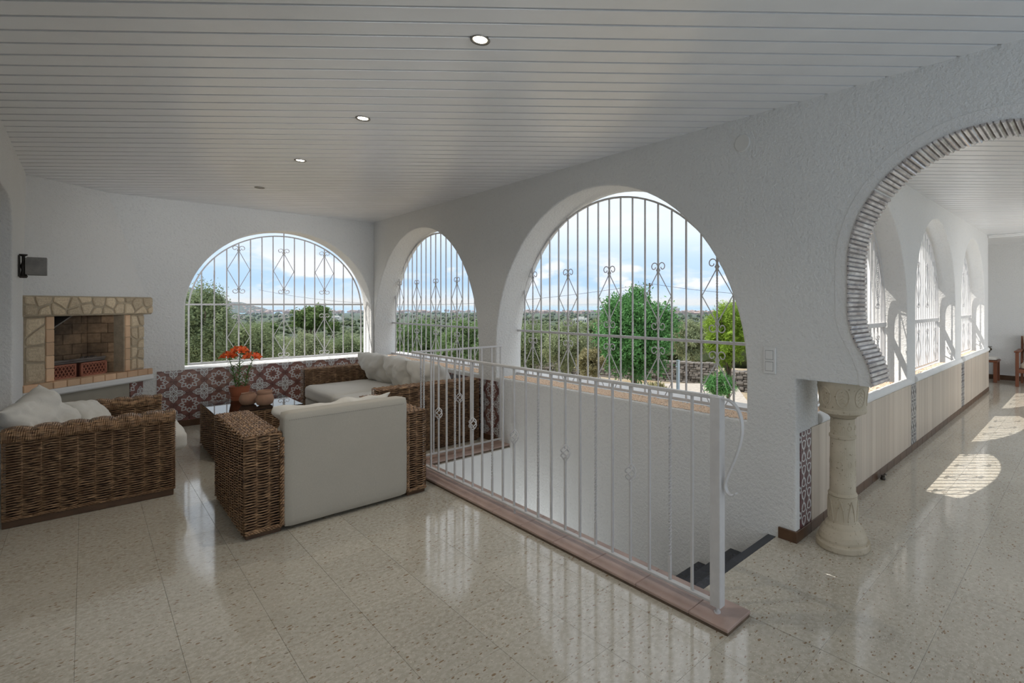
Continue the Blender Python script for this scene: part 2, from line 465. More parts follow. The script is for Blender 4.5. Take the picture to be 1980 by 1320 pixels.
foot = [(0.90, 0.995), (0.905, 1.06), (0.925, 1.12), (0.955, 1.18), (0.985, 1.225), (1.008, 1.28), (1.022, 1.34), (1.03, 1.42), (1.03, 1.55)]
horse = foot + arc(YH, ZH, RH, 0, 180, 48) + [(2 * YH - y, z) for y, z in foot[::-1]]
def rect(a, b, c, d): return [(a, c), (b, c), (b, d), (a, d)]
W3, W2, W1 = (3.137, 1.468, 0.975), (6.415, 1.462, 0.975), (1.873, 1.06, 1.368)
SILL = 0.68
wall_right = wall('wall_right', rect(-2.2, YW + 0.004, -2.8, 2.72),
                  [[(YC, -0.012), (YC, 0.995)] + horse + [(2 * YH - 0.90, -0.012)],
                   arch_hole(*W3, SILL), arch_hole(*W2, SILL)], T, frame_x(XW + T / 2), M_stucco)
wall_far = wall('wall_far', rect(XL - T, XW + T, -0.3, 2.72), [arch_hole(*W1, SILL)], T, frame_y(YW + T / 2), M_stucco)
wall_left = wall('wall_left', rect(-1.2, YW + 0.004, -0.3, 2.72), [[(4.55, -0.012), (6.108, -0.012), (6.108, 2.05), (6.06, 2.17), (5.95, 2.24), (5.8, 2.265), (4.55, 2.265)]], T, frame_x(XL - T / 2), M_stucco_fine)
nb = MB(); nb.box(-1.35, -1.25, 4.2, 6.5, -0.2, 2.6); nb.box(-1.25, XL - T, 6.4, 6.5, -0.2, 2.6); nb.box(-1.25, XL - T, 4.2, 4.3, -0.2, 2.6); nb.box(-1.25, XL - T, 4.3, 6.4, 2.5, 2.6); nb.box(-1.25, XL - T, 4.3, 6.4, -0.2, -0.01)
tag(nb.obj('wall_alcove', M_plaster), kind='structure')
CA = [(4.38, 1.07, 1.35), (6.74, 0.99, 1.43), (9.07, 0.975, 1.44)]
wall_cor = wall('wall_corridor', rect(XW + T - 0.004, 10.4, -2.8, 2.72), [arch_hole(c, r, z, SILL) for c, r, z in CA], T, frame_y(YC + T / 2), M_stucco_fine)
wall_end = wall('wall_end', rect(-2.0, 3.3, -0.3, 2.72), [], 0.2, frame_x(12.2), M_stucco_fine)
wall_side = wall('wall_side', rect(10.4 - T, 12.1, -0.3, 2.72), [arch_hole(11.2, 0.75, 1.6, 0.6)], 0.25, frame_y(3.1), M_stucco_fine)
b = MB(); b.box(10.4 - T, 10.4, YC + T, 3.0, -0.3, 2.72); tag(b.obj('wall_return', M_stucco_fine), kind='structure')

# raised smooth band round the horseshoe arch
b = MB()
band_in = horse; band_out = [(0.97, 0.995), (0.985, 1.08), (1.02, 1.17), (1.06, 1.24), (1.09, 1.31), (1.105, 1.40), (1.105, 1.55)] + arc(YH, ZH, RH + 0.075, 0, 180, 48)
band_out += [(2 * YH - y, z) for y, z in [(0.97, 0.995), (0.985, 1.08), (1.02, 1.17), (1.06, 1.24), (1.09, 1.31), (1.105, 1.40), (1.105, 1.55)][::-1]]
def resample(pl, n):
    L = [0]
    for a, c in zip(pl, pl[1:]): L.append(L[-1] + math.dist(a, c))
    out = []; j = 0
    for i in range(n):
        s = L[-1] * i / (n - 1)
        while j < len(L) - 2 and L[j + 1] < s: j += 1
        t = (s - L[j]) / max(1e-9, L[j + 1] - L[j])
        out.append((pl[j][0] + (pl[j + 1][0] - pl[j][0]) * t, pl[j][1] + (pl[j + 1][1] - pl[j][1]) * t))
    return out, L[-1]
bi, _ = resample(band_in, 90); bo, _ = resample(band_out, 90)
vs = []; fs = []
for (y0, z0), (y1, z1) in zip(bi, bo):
    vs += [(XW - 0.003, y0, z0), (XW - 0.003, y1 - (y1 - y0) * 0.08, z1 - (z1 - z0) * 0.08), (XW + 0.004, y1, z1), (XW + 0.004, y0, z0)]
for i in range(89):
    for k in range(4):
        l = (k + 1) % 4; fs.append((4 * i + k, 4 * i + l, 4 * i + 4 + l, 4 * i + 4 + k))
b.add(vs, fs); tag(b.obj('trim_1', M_stucco_fine, smooth=False), kind='structure')

# fluted glazed pieces lining the horseshoe
def glaze():
    m, nt, b = new_mat('streaked grey glaze with flute shading')
    v = coords(nt); oi = nt.nodes.new('ShaderNodeObjectInfo')
    sp_ = nt.nodes.new('ShaderNodeSeparateXYZ'); nt.links.new(v, sp_.inputs[0]); y = X(nt, sp_.outputs[1])
    ad = nt.nodes.new('ShaderNodeVectorMath'); ad.operation = 'ADD'; nt.links.new(v, ad.inputs[0]); nt.links.new(oi.outputs['Random'], ad.inputs[1])
    n1 = tex_noise(nt, ad.outputs[0], 30, 3, 0.6, (0.15, 1.0, 1.0)); n2 = tex_noise(nt, ad.outputs[0], 9, 2)
    groove_shade = (y + 0.001 + (X(nt, n1) - 0.5) * 0.004).abs().smooth_lt(0.0034, 0.003)  # shade in the flute groove painted as a dark line
    edge = (y.abs() - 0.0255).abs().smooth_lt(0.0022, 0.002)
    c = mixc(nt, rampv(nt, n1, 0.35, 0.65), (0.82, 0.79, 0.77), (0.46, 0.42, 0.40))  # ridge highlights put into the pale tone of the glaze
    c = mixc(nt, rampv(nt, n2, 0.40, 0.7), c, (0.30, 0.26, 0.25))
    c = mixc(nt, groove_shade * (X(nt, oi.outputs['Random']) * 0.4 + 0.6), c, (0.035, 0.035, 0.06))
    c = mixc(nt, edge * 0.7, c, (0.16, 0.13, 0.11))
    nt.links.new(c, b.inputs['Base Color']); b.inputs['Roughness'].default_value = 0.18
    b.inputs['Coat Weight'].default_value = 0.4
    return m
M_glaze = glaze()
mo = thing('horseshoe_lining', 'ring of fluted glossy grey and white ceramic pieces lining the horseshoe arch', 'arch lining', (XW, YH, 0))
path, Lp = resample(horse, 400)
NP = int(Lp / 0.052)
prof = [(0, .0), (.05, .006), (.14, .012), (.27, .014), (.40, .009), (.48, .004), (.56, .008), (.66, .014), (.80, .0155), (.92, .008), (1, .0)]
pm = MB()
vs = []; fs = []
for x in (-0.012, -0.009, 0.281, 0.284):
    for t, hgt in prof:
        k = 1.0 if -0.010 < x < 0.282 else 0.75
        vs.append((x, (t - 0.5) * 0.0515, hgt * k))
m_ = len(prof)
for i in range(3):
    for k in range(m_ - 1): fs.append((i * m_ + k, i * m_ + k + 1, (i + 1) * m_ + k + 1, (i + 1) * m_ + k))
fs.append(tuple(range(m_))); fs.append(tuple(range(3 * m_, 4 * m_))[::-1])
fs.append((0, m_, 2 * m_, 3 * m_, 4 * m_ - 1, 3 * m_ - 1, 2 * m_ - 1, m_ - 1))
pm.add(vs, fs); pm_me = pm.data('ceramic_piece', smooth=False)
pm_me.materials.append(M_glaze)
for i in range(NP):
    s = (i + 0.5) / NP * 399; k = min(398, int(s)); y, z = path[k]
    y2, z2 = path[min(399, k + 4)]; y1, z1 = path[max(0, k - 4)]
    tv = Vector((0, y2 - y1, z2 - z1)).normalized(); nv = Vector((0, -tv.z, tv.y))
    if nv.dot(Vector((0, YH - y, 1.4 - z))) < 0: nv = -nv
    o = link('ceramic_piece', pm_me, None, mo)
    Mx = Matrix.Identity(4)
    for c_, vec in enumerate((Vector((1, 0, 0)), tv, nv)):
        for r_ in range(3): Mx[r_][c_] = vec[r_]
    Mx.translation = Vector((0, y - YH, z))
    o.matrix_local = Mx

# floor ---------------------------------------------------------------
fl = MB()
for x0, x1, y0, y1 in ((XL - T, 2.12, -2.2, YW), (2.12, XW, -2.2, 1.46), (2.12, XW, 4.35, YW), (XW, XW + T, -0.2, YC), (XW + T, 12.1, -2.0, YC), (10.4, 12.1, YC, 3.0)):
    fl.box(x0, x1, y0, y1, -0.19, -0.005)
floor = tag(fl.obj('floor', M_floor), kind='structure')
def clip_poly(poly, n, d):   # keep n.p <= d
    out = []
    for i in range(len(poly)):
        a, c = poly[i], poly[(i + 1) % len(poly)]
        da = n[0] * a[0] + n[1] * a[1] - d; dc = n[0] * c[0] + n[1] * c[1] - d
        if da <= 0: out.append(a)
        if (da < 0) != (dc < 0) and abs(da - dc) > 1e-12:
            t = da / (da - dc); out.append((a[0] + (c[0] - a[0]) * t, a[1] + (c[1] - a[1]) * t))
    return out
TX, TY = 0.3075, 0.3275
th_ = R(43.35)
def screen(x, y, z):
    d = x * math.cos(th_) + y * math.sin(th_); l = x * math.sin(th_) - y * math.cos(th_)
    if d < 0.3: return None
    return 1200 + F_PX * l / d, 588 - F_PX * (z - 1.45) / d, d
cells = []
for i in range(-2, 42):
    for j in range(-8, 26):
        cx0, cx1 = -0.03 + TX * i, -0.03 + TX * (i + 1); cy0, cy1 = 0.52 + TY * j, 0.52 + TY * (j + 1)
        for rx0, rx1, ry0, ry1 in ((XL, 2.12, -2.2, YW), (2.12, XW, -2.2, 1.46), (2.12, XW, 4.35, YW), (XW, 12.1, -2.0, YC), (10.4, 12.1, YC, 3.0)):
            x0, x1, y0, y1 = max(cx0, rx0), min(cx1, rx1), max(cy0, ry0), min(cy1, ry1)
            if x1 - x0 > 0.004 and y1 - y0 > 0.004:
                g = 0.00045
                bx = (x0 + (g if x0 == cx0 else 0), x1 - (g if x1 == cx1 else 0), y0 + (g if y0 == cy0 else 0), y1 - (g if y1 == cy1 else 0))
                sc = screen((x0 + x1) / 2, (y0 + y1) / 2, 0)
                if sc and -260 < sc[0] < 2240 and sc[1] < 1560: cells.append((sc[2], bx))
cells.sort(key=lambda q: q[0])
for d_, (x0, x1, y0, y1) in cells[:290]:
    t = MB(); t.cbox(-(x1 - x0) / 2, (x1 - x0) / 2, -(y1 - y0) / 2, (y1 - y0) / 2, -0.010, 0.0, 0.0004)
    t.obj('floor_tile', M_floor, floor, loc=((x0 + x1) / 2, (y0 + y1) / 2, 0))
if len(cells) > 290:
    t = MB()
    for d_, (x0, x1, y0, y1) in cells[290:]: t.cbox(x0, x1, y0, y1, -0.010, 0.0, 0.0004)
    tag(t.obj('floor_tile', M_floor, floor), kind='stuff')

# ceilings --------------------------------------------------------------
def ceiling(name, x0, x1, y0, y1, z, holes=()):
    c = MB(); c.box(x0, x1, y0, y1, z + 0.030, z + 0.10)
    c = tag(c.obj(name, M_ceil_back), kind='structure')
    q = 1 / math.sqrt(2); P = 0.1150
    s0 = (x0 + y0) * q; s1 = (x1 + y1) * q
    k = math.floor((s0 - 0.034) / P)
    while k * P + 0.034 < s1:
        a = k * P + 0.034; k += 1
        for (e0, e1, zz) in ((a + 0.008, a + P - 0.008, 0.0),):
            poly = [(x0, y0), (x1, y0), (x1, y1), (x0, y1)]
            poly = clip_poly(clip_poly(poly, (q, q), e1), (-q, -q), -e0)
            if len(poly) < 3: continue
            cen = (sum(p[0] for p in poly) / len(poly), sum(p[1] for p in poly) / len(poly))
            if screen(cen[0], cen[1], z) is None and max(p[0] + p[1] for p in poly) < 0.5: continue
            m = MB(); m.prism([(p[0] - cen[0], p[1] - cen[1]) for p in poly], 0, 0.031)
            m.obj('plank', M_ceil, c, loc=(cen[0], cen[1], z))
    return c
ceil1 = ceiling('ceiling', XL, XW, -2.0, YW, ZC)
ceil2 = ceiling('ceiling', XW + T, 12.1, -2.0, YC, ZC2)
ceil3 = ceiling('ceiling', 10.4, 12.1, YC, 3.0, ZC2)
b = MB(); b.box(XL - T, XW + T, -2.2, YW + T, 2.78, 2.95); b.box(XW + T, 12.3, -2.0, YC + T, 2.73, 2.9); b.box(10.4 - T, 12.3, YC + T, 3.25, 2.73, 2.9)
tag(b.obj('roof', M_outer), kind='structure')
b = MB(); b.cbox(10.36, 10.40, -1.9, YC, ZC2 - 0.045, ZC2, 0.01); b.cbox(10.30, 10.36, -1.9, YC, ZC2 - 0.02, ZC2, 0.008)
tag(b.obj('trim_2', M_plaster), kind='structure')

# stairwell ------------------------------------------------------------
b = MB(); b.box(2.02, 2.12, 1.46, 4.45, -2.9, -0.19); b.box(2.12, XW, 4.340, 4.5, -2.9, -0.192); b.box(2.12, XW, 4.340, 4.349, -0.192, -0.006); b.box(1.9, XW, 1.2, 1.46, -2.9, -0.19)
tag(b.obj('wall_stairwell', M_plaster), kind='structure')
st = thing('staircase', 'dark stone stairs going down between the white railing and the right wall', 'stairs', (2.54, 1.46, 0))
nose = MB(); nose.cbox(2.12 - 2.54, XW - 2.54, 0.0, 0.058, -0.035, -0.001, 0.003); nose.obj('top_edge', M_slate, st)
for k in range(12):
    y = 0.058 + 0.26 * k; z = -0.18 * (k + 1)
    m = MB(); m.cbox(2.121 - 2.54, XW - 2.541, y - 0.035, y + 0.27, z - 0.032, z, 0.003); tr = m.obj('tread', M_slate, st)
    m = MB(); m.box(2.121 - 2.54, XW - 2.541, y - 0.0, y + 0.02, z, z + 0.146 + (0 if k else -0.002)); m.obj('riser', M_plaster, st)
b = MB(); b.box(2.0, 3.2, 1.2, 8, -3.0, -2.9); tag(b.obj('floor_lower', M_plaster), kind='structure')

# curb of clay tiles
cb = thing('stair_curb', 'low curb of rose clay tiles carrying the white stair railing', 'curb', (2.02, 2.8, 0))
y = 1.17; first = True
for ln in (0.21, 0.33, 0.33, 0.33, 0.33, 0.33, 0.33, 0.33, 0.33, 0.33, 0.2):
    if y > 4.5: break
    y1 = min(y + ln, 4.55)
    m = MB(); m.cbox(-0.10, 0.10, -(y1 - y) / 2 + 0.001, (y1 - y) / 2 - 0.001, 0.014, 0.03, 0.003); m.obj('curb_tile', M_curb, cb, loc=(0, (y + y1) / 2 - 2.8, 0))
    y = y1
m = MB(); m.box(-0.096, 0.096, 1.174 - 2.8, 4.55 - 2.8, -0.004, 0.0145); m.obj('mortar_bed', M_curb_side, cb)
x = 2.12
for ln in (0.28, 0.33, 0.236):
    m = MB(); m.cbox(0.001, ln - 0.001, -0.10, 0.10, 0.014, 0.03, 0.003); m.obj('curb_tile', M_curb, cb, loc=(x - 2.02, 4.45 - 2.8, 0)); x += ln
m = MB(); m.box(0.1, XW - 2.02, 4.354 - 2.8, 4.546 - 2.8, -0.004, 0.0145); m.obj('mortar_bed', M_curb_side, cb)

# skirting boards (brown glazed pieces)
def skirting(name, p0, p1, h=0.072, t=0.012, L=0.33, nside=(0, -1)):
    root = thing(name, None, None, (p0[0], p0[1], 0), kind='structure')
    d = Vector((p1[0] - p0[0], p1[1] - p0[1], 0)); Ln = d.length; ang = math.atan2(d.y, d.x)
    root.rotation_euler = (0, 0, ang)
    s = 0
    while s < Ln - 0.01:
        e = min(s + L, Ln)
        m = MB(); m.cbox(0.0008, e - s - 0.0008, -t, 0.001, 0.0, h, 0.002); m.obj('skirting_tile', M_brown, root, loc=(s, 0, 0)); s = e
    return root
skirting('baseboard_far', (0.36, YW), (XW, YW))
skirting('baseboard_corridor', (XW, YC), (10.4, YC), h=0.068, L=0.2)
skirting('baseboard_end', (12.1, 3.0), (12.1, -1.5), h=0.09)
skirting('baseboard_right', (XW, YW), (XW, 4.55), h=0.06)
skirting('baseboard_jamb', (XW, YC + 0.11), (XW, YC - 0.012), h=0.068)

# dado tiles ---------------------------------------------------------------
M_t1 = star_tile('patterned cement tile far', (1, 0), (0.710 - 0.0, 0.40))
M_t2 = star_tile('patterned cement tile right', (0, 1), (4.54, 0.40), dark=(0.19, 0.09, 0.085))
q = 0.7071
M_t3 = star_tile('patterned cement tile hearth', (q, q), ((XL + 7.057) * q + 1.15 - 0.02, 0.42), dark=(0.25, 0.11, 0.095))
M_t4 = star_tile('patterned cement tile jamb', (1, 0), (3.03, 0.07), P=0.078, simple_net=True, dark=(0.12, 0.04, 0.045))
M_t5 = star_tile('patterned cement tile pier', (1, 0), (5.55, 0.07), P=0.085, simple_net=True, dark=(0.05, 0.045, 0.055), line=(0.6, 0.6, 0.58))
M_beige_tile = simple('plain grey beige tile', (0.36, 0.33, 0.27), 0.5, var=0.08)
def tile_field(parent, mat, place, us, zs, t=0.009):
    """place(u, z) -> location, rotation about z ; tiles lie in the local XZ plane, front towards -Y"""
    for u0, u1 in zip(us, us[1:]):
        for z0, z1 in zip(zs, zs[1:]):
            m = MB(); m.cbox(-(u1 - u0) / 2 + 0.0006, (u1 - u0) / 2 - 0.0006, -t, 0.001, -(z1 - z0) / 2 + 0.0006, (z1 - z0) / 2 - 0.0006, 0.001)
            o = m.obj('tile', mat, parent)
            loc, rz = place((u0 + u1) / 2, (z0 + z1) / 2); o.location = loc; o.rotation_euler = (0, 0, rz)
zs = [0.073, 0.12, 0.26, 0.40, 0.54, 0.672]
us = [0.565] + [0.57 + 0.14 * i for i in range(1, 17)] + [2.93]
tile_field(wall_far, M_t1, lambda u, z: ((u, YW, z), 0), us, zs)
tile_field(wall_right, M_t2, lambda u, z: ((XW, u, z), -PI / 2), [4.545] + [4.54 + 0.14 * i for i in range(1, 12)], [0.06, 0.12, 0.26, 0.40, 0.54, 0.64])
tile_field(wall_cor, M_t4, lambda u, z: ((u, YC, z), 0), [3.022, 3.10, 3.18], [0.069 + 0.1176 * i for i in range(6)], 0.006)
for a in (5.55, 8.07):
    tile_field(wall_cor, M_t5, lambda u, z: ((u, YC, z), 0), [a, a + 0.095, a + 0.19], [0.069 + 0.1176 * i for i in range(6)], 0.009)
# ribbed cladding boards along the corridor parapet
def clad():
    m, nt, b = new_mat('striped beige cladding')
    v = nt.nodes.new('ShaderNodeNewGeometry').outputs['Position']
    n1 = tex_noise(nt, v, 14, 3, 0.5, (1, 1, 0.03)); n2 = tex_noise(nt, v, 2, 2)
    c = mixc(nt, rampv(nt, n1, 0.3, 0.7), (0.60, 0.52, 0.43), (0.50, 0.42, 0.34))
    oi = nt.nodes.new('ShaderNodeObjectInfo')
    hs = nt.nodes.new('ShaderNodeHueSaturation'); nt.links.new(c, hs.inputs['Color'])
    nt.links.new((X(nt, oi.outputs['Random']) * 0.14 + 0.93).k, hs.inputs['Value']); nt.links.new(hs.outputs[0], b.inputs['Base Color'])
    b.inputs['Roughness'].default_value = 0.38
    return m
M_clad = clad()
x = 3.182
bd = {}
for x0, x1 in ((3.182, 5.55), (5.74, 8.07), (8.26, 10.4)):
    n = round((x1 - x0) / 0.118); w = (x1 - x0) / n
    for i in range(n):
        key = round(w, 4)
        if key not in bd:
            m = MB(); m.cbox(-w / 2 + 0.0008, w / 2 - 0.0008, -0.008, 0.001, 0.068, 0.662, 0.001); bd[key] = m.data('panel'); bd[key].materials.append(M_clad)
        link('panel', bd[key], None, wall_cor, (x0 + w * (i + 0.5), YC, 0))
# rounded hand-plastered coping on the corridor parapet
def coping(x0, x1):
    n = int((x1 - x0) / 0.035); m = MB(); K = 14
    vs = []
    for i in range(n + 1):
        x = x0 + (x1 - x0) * i / n
        for k in range(K):
            a = PI * (1.5 - k / (K - 1) * 1.5)   # from underside round the front to the top and back
            r = 0.036 * (1 + 0.10 * noise.noise(Vector((x * 9, k * 0.6, 3))))
            yy = YC + 0.012 + r * math.cos(a) * 1.05; zz = 0.695 + r * math.sin(a)
            if k == 0: yy = YC + 0.02
            vs.append((x, yy, zz))
    fs = [(i * K + k, i * K + k + 1, (i + 1) * K + k + 1, (i + 1) * K + k) for i in range(n) for k in range(K - 1)]
    fs += [tuple(range(K)), tuple(n * K + k for k in range(K))[::-1]]
    m.add(vs, fs); return m.data('coping', smooth=True, fix=True)
for x0, x1 in ((3.31, 5.52), (5.72, 8.05), (8.24, 10.38)):
    link('coping', coping(x0, x1), M_plaster, wall_cor)

# orange crushed clay on the sills --------------------------------------------
M_gravel = simple('crushed orange clay', (0.84, 0.60, 0.43), 0.95, var=0.45, scale=35, col2=(0.92, 0.77, 0.62), kind='Generated')
def gravel(name, x0, x1, y0, y1, z, n, s, label):
    m = MB()
    for i in range(n):
        px, py = rng.uniform(x0, x1), rng.uniform(y0, y1); r = s * rng.uniform(0.5, 1.2)
        A = Matrix.Translation((px, py, z + r * 0.3)) @ Matrix.Rotation(rng.uniform(0, 6), 4, 'Z') @ Matrix.Rotation(rng.uniform(-.6, .6), 4, 'X')
        v = [(r, 0, 0), (0, r * .8, 0), (-r, 0, 0), (0, -r * .8, 0), (0, 0, r * .6), (0, 0, -r * .6)]
        v = [A @ (Vector(p) * rng.uniform(.8, 1.2)) for p in v]
        m.add(v, [(0, 1, 4), (1, 2, 4), (2, 3, 4), (3, 0, 4), (1, 0, 5), (2, 1, 5), (3, 2, 5), (0, 3, 5)])
    o = m.obj(name, M_gravel); tag(o, label, 'gravel', kind='stuff')
gravel('clay_gravel', XW + 0.05, XW + 0.24, 1.70, 4.57, SILL, 5200, 0.011, 'orange crushed clay along the sill of the large window above the stairs')
gravel('clay_gravel', XW + 0.05, XW + 0.24, 4.98, 7.83, SILL, 3600, 0.011, 'orange crushed clay along the sill of the arched window behind the sofa')
for (c, r, z0), nm in zip(CA, ('first', 'second', 'third')):
    gravel('clay_gravel', c - r + 0.04, c + r - 0.03, YC + 0.05, YC + 0.18, SILL, 2200, 0.012, 'orange crushed clay on the sill of the %s corridor window' % nm)

# iron grilles -------------------------------------------------------------------
def scroll(c, r0, turns, start, sgn, n=22):
    """planar spiral ending in a curl; returns points (x,z) from outside to inside"""
    return [(c[0] + sgn * (r0 * (1 - 0.72 * t)) * math.cos(start + turns * 2 * PI * t), c[1] + (r0 * (1 - 0.72 * t)) * math.sin(start + turns * 2 * PI * t)) for t in [i / n for i in range(n + 1)]]
def diamond_mesh(hw, zt, zb, r=0.0045, cut=None, sr=0.028):
    """rhombus with two curls at the top and two at the bottom; x = +-hw"""
    m = MB(); zm = (zt + zb) / 2
    for sg in (-1, 1):
        top = [(sg * (0.004 + sr + sr * math.cos(a)), zt + sr * 0.9 + sr * math.sin(a)) for a in ()]
        # curl: leaves the bar at the node, swings out and rolls in
        def curl(zn, up):
            c = (0.006 + sr, zn + up * sr * 0.9); pts = []
            for i in range(20):
                t = i / 19; a = PI + PI * 0.28 - t * 2 * PI * 1.12; q_ = sr * (1 - 0.62 * max(0, t - .25) / .75)
                pts.append((c[0] + q_ * math.cos(a), c[1] + up * q_ * math.sin(a)))
            return pts
        P = [(sg * x, 0, z) for x, z in curl(zt, 1)][::-1] + [(sg * 0.006, 0, zt - 0.012), (sg * hw, 0, zm)]
        if cut is None:
            P += [(sg * 0.006, 0, zb + 0.012)] + [(sg * x, 0, z) for x, z in curl(zb, -1)]
        else:
            t = (zm - cut) / (zm - zb); P += [(sg * (hw + (0.006 - hw) * t), 0, cut)]
        m.tube(P, r, 5)
    m.cbox(-0.011, 0.011, -0.009, 0.009, zt - 0.02, zt + 0.012, 0.003)
    if cut is None: m.cbox(-0.011, 0.011, -0.009, 0.009, zb - 0.012, zb + 0.02, 0.003)
    return m
def twisted_bar(x, z0, z1, segs, h=0.0065):
    """square bar with twisted stretches"""
    m = MB(); pts = [(x, 0, z0)]; zc = z0
    n = 70
    hh = h * 1.35
    vs = []; ang = 0; dz = (z1 - z0) / n
    for i in range(n + 1):
        z = z0 + dz * i
        tw = any(a <= z <= b_ for a, b_ in segs)
        if tw: ang += dz * 2 * PI / 0.085
        else: ang = round(ang / (PI / 2)) * (PI / 2)
        for k in range(4):
            a = ang + PI / 4 + k * PI / 2; vs.append((x + hh * math.cos(a), hh * math.sin(a), z))
    fs = [(i * 4 + k, i * 4 + (k + 1) % 4, (i + 1) * 4 + (k + 1) % 4, (i + 1) * 4 + k) for i in range(n) for k in range(4)] + [(0, 1, 2, 3), (n * 4 + 3, n * 4 + 2, n * 4 + 1, n * 4)]
    return m.add(vs, fs)
def grille(label, loc, rz, pitch, ks, z0, zr, rA, zc, up, lo, cutlo=None, sr=0.03, rail_ext=0.03, bar=0.0062, tabs=(60, 120), fr=0.011, rw=0.011):
    root = thing('window_grille', label, 'grille', loc, rz, 'white iron window grilles')
    def top(x): return zc + math.sqrt(max(0.0, rA * rA - x * x))
    m = MB(); pts = [(rA, 0, z0)] + [(rA * math.cos(R(a)), 0, zc + rA * math.sin(R(a))) for a in range(0, 181, 4)] + [(-rA, 0, z0)]
    m.tube(pts, fr, 4, phase=PI / 4); m.obj('arch_frame', M_iron, root)
    for a in tabs:
        m = MB(); u = Vector((math.cos(R(a)), 0, math.sin(R(a)))); p = Vector((0, 0, zc)) + u * rA
        m.tube([p, p + u * 0.055], 0.008, 5); m.obj('fixing_tab', M_iron, root)
    m = MB(); m.cbox(-rA - rail_ext, rA + rail_ext, -rw, rw, zr - rw, zr + rw, 0.002); m.obj('middle_rail', M_iron, root)
    m = MB(); m.cbox(-rA - 0.01, rA + 0.01, -0.011, 0.011, z0 - 0.012, z0 + 0.012, 0.002); m.obj('bottom_rail', M_iron, root)
    kd = [k for k in ks if k % 4 == 0]
    for k in ks:
        x = k * pitch; t = top(x) - 0.008
        if t < zr + 0.06: t = zr
        if k % 4 == 2: mm = twisted_bar(x, z0, t, [(zr - 0.37 + 0.05, zr - 0.08), (zr + 0.12, zr + 0.42)], bar)
        elif k % 4 == 0: mm = twisted_bar(x, z0, t, [(lo[1] + 0.03, lo[0] - 0.04), (up[1] + 0.04, up[0] - 0.04)], bar)
        else:
            mm = MB(); mm.cbox(x - bar, x + bar, -bar, bar, z0, t, 0.001)
        mm.obj('bar', M_iron, root)
    up_me = diamond_mesh(pitch - bar, up[0], up[1], sr=sr).data('scrolled_diamond', smooth=True)
    lo_me = diamond_mesh(pitch - bar, lo[0], lo[1], cut=cutlo, sr=sr).data('scrolled_diamond', smooth=True)
    for me in (up_me, lo_me): me.materials.append(M_iron)
    for k in kd:
        if top(k * pitch) > up[0] + 0.02: link('scrolled_diamond', up_me, None, root, (k * pitch, 0, 0))
        if z0 < lo[0]: link('scrolled_diamond', lo_me, None, root, (k * pitch, 0, 0))
    return root
g3 = grille('tall white iron grille with scrolled diamonds in the large arched window above the stairs', (XW + 0.27, 3.195, 0), PI / 2, 0.1413, range(-9, 10), 0.70, 1.165, 1.42, 0.98, (1.725, 1.305), (1.03, 0.60), cutlo=0.70, sr=0.036, tabs=(66, 124))
g2 = dup(g3, (XW + 0.27, 6.475, 0), label='white iron grille in the arched window on the right wall behind the sofa')
g1 = grille('white iron grille with scrolled diamonds in the far arched window behind the coffee table', (1.879, YW + 0.27, 0), 0, 0.1257, range(-7, 8), 0.712, 1.447, 1.003, 1.38, (2.15, 1.655), (1.25, 0.79), sr=0.033, tabs=(90,))
for (c, r, z0), nm in zip(CA, ('first corridor window just behind the carved column', 'second corridor window from the carved column', 'third corridor window nearest the faucet')):
    k = int((r - 0.07) / 0.105)
    grille('white iron grille in the ' + nm, (c, YC + 0.20, 0), 0, 0.105, range(-k, k + 1), 0.712, 1.25, r - 0.05, z0, (1.90, 1.46), (1.10, 0.72), cutlo=0.72, sr=0.026, tabs=(90,), bar=0.0055, fr=0.022, rw=0.021)

# stair railing ---------------------------------------------------------------------
rl = thing('stair_railing', 'white iron railing with twisted and basket balusters around the stairwell', 'railing', (2.0, 1.275, 0))
RX = 0.0
m = MB(); m.cbox(-0.011, 0.011, 0.0, 3.18, 1.012, 1.030, 0.003); m.obj('handrail', M_iron, rl)
m = MB(); m.cbox(-0.013, 0.013, 0.0, 3.18, 0.066, 0.080, 0.002); m.obj('bottom_rail', M_iron, rl)
m = MB(); m.cbox(0.011, 0.94, 3.169, 3.191, 1.012, 1.030, 0.003); m.obj('handrail', M_iron, rl)
m = MB(); m.cbox(0.013, 0.94, 3.167, 3.193, 0.066, 0.080, 0.002); m.obj('bottom_rail', M_iron, rl)
m = MB(); m.cbox(-0.022, 0.022, -0.028, 0.028, 0.062, 1.026, 0.003); m.obj('end_post', M_iron, rl)
m = MB(); m.lathe([(0.010, 0.03), (0.016, 0.03), (0.016, 0.036), (0.008, 0.040), (0.008, 0.064)], 10); m.obj('foot', M_iron, rl)
m = MB(); m.lathe([(0.007, 0.03), (0.007, 0.068)], 8, (0, 2.878 - 1.275, 0)); m.obj('foot', M_iron, rl)
# scrolled flat bar at the end
pts = [(0, -0.02, 1.018), (0, -0.055, 1.016), (0, -0.085, 1.003), (0, -0.11, 0.975), (0, -0.125, 0.935), (0, -0.128, 0.885), (0, -0.118, 0.83), (0, -0.098, 0.77), (0, -0.072, 0.71), (0, -0.05, 0.66), (0, -0.042, 0.625), (0, -0.05, 0.600), (0, -0.066, 0.588), (0, -0.085, 0.590), (0, -0.10, 0.604)]
P = [Vector(p) for p in pts]; sm = []
for i in range(len(P) - 1):
    p0, p1, p2, p3 = P[max(i - 1, 0)], P[i], P[i + 1], P[min(i + 2, len(P) - 1)]
    for j in range(4):
        t = j / 4; sm.append(0.5 * ((2 * p1) + (-p0 + p2) * t + (2 * p0 - 5 * p1 + 4 * p2 - p3) * t * t + (-p0 + 3 * p1 - 3 * p2 + p3) * t ** 3))
sm.append(P[-1])
m = MB(); vs = []
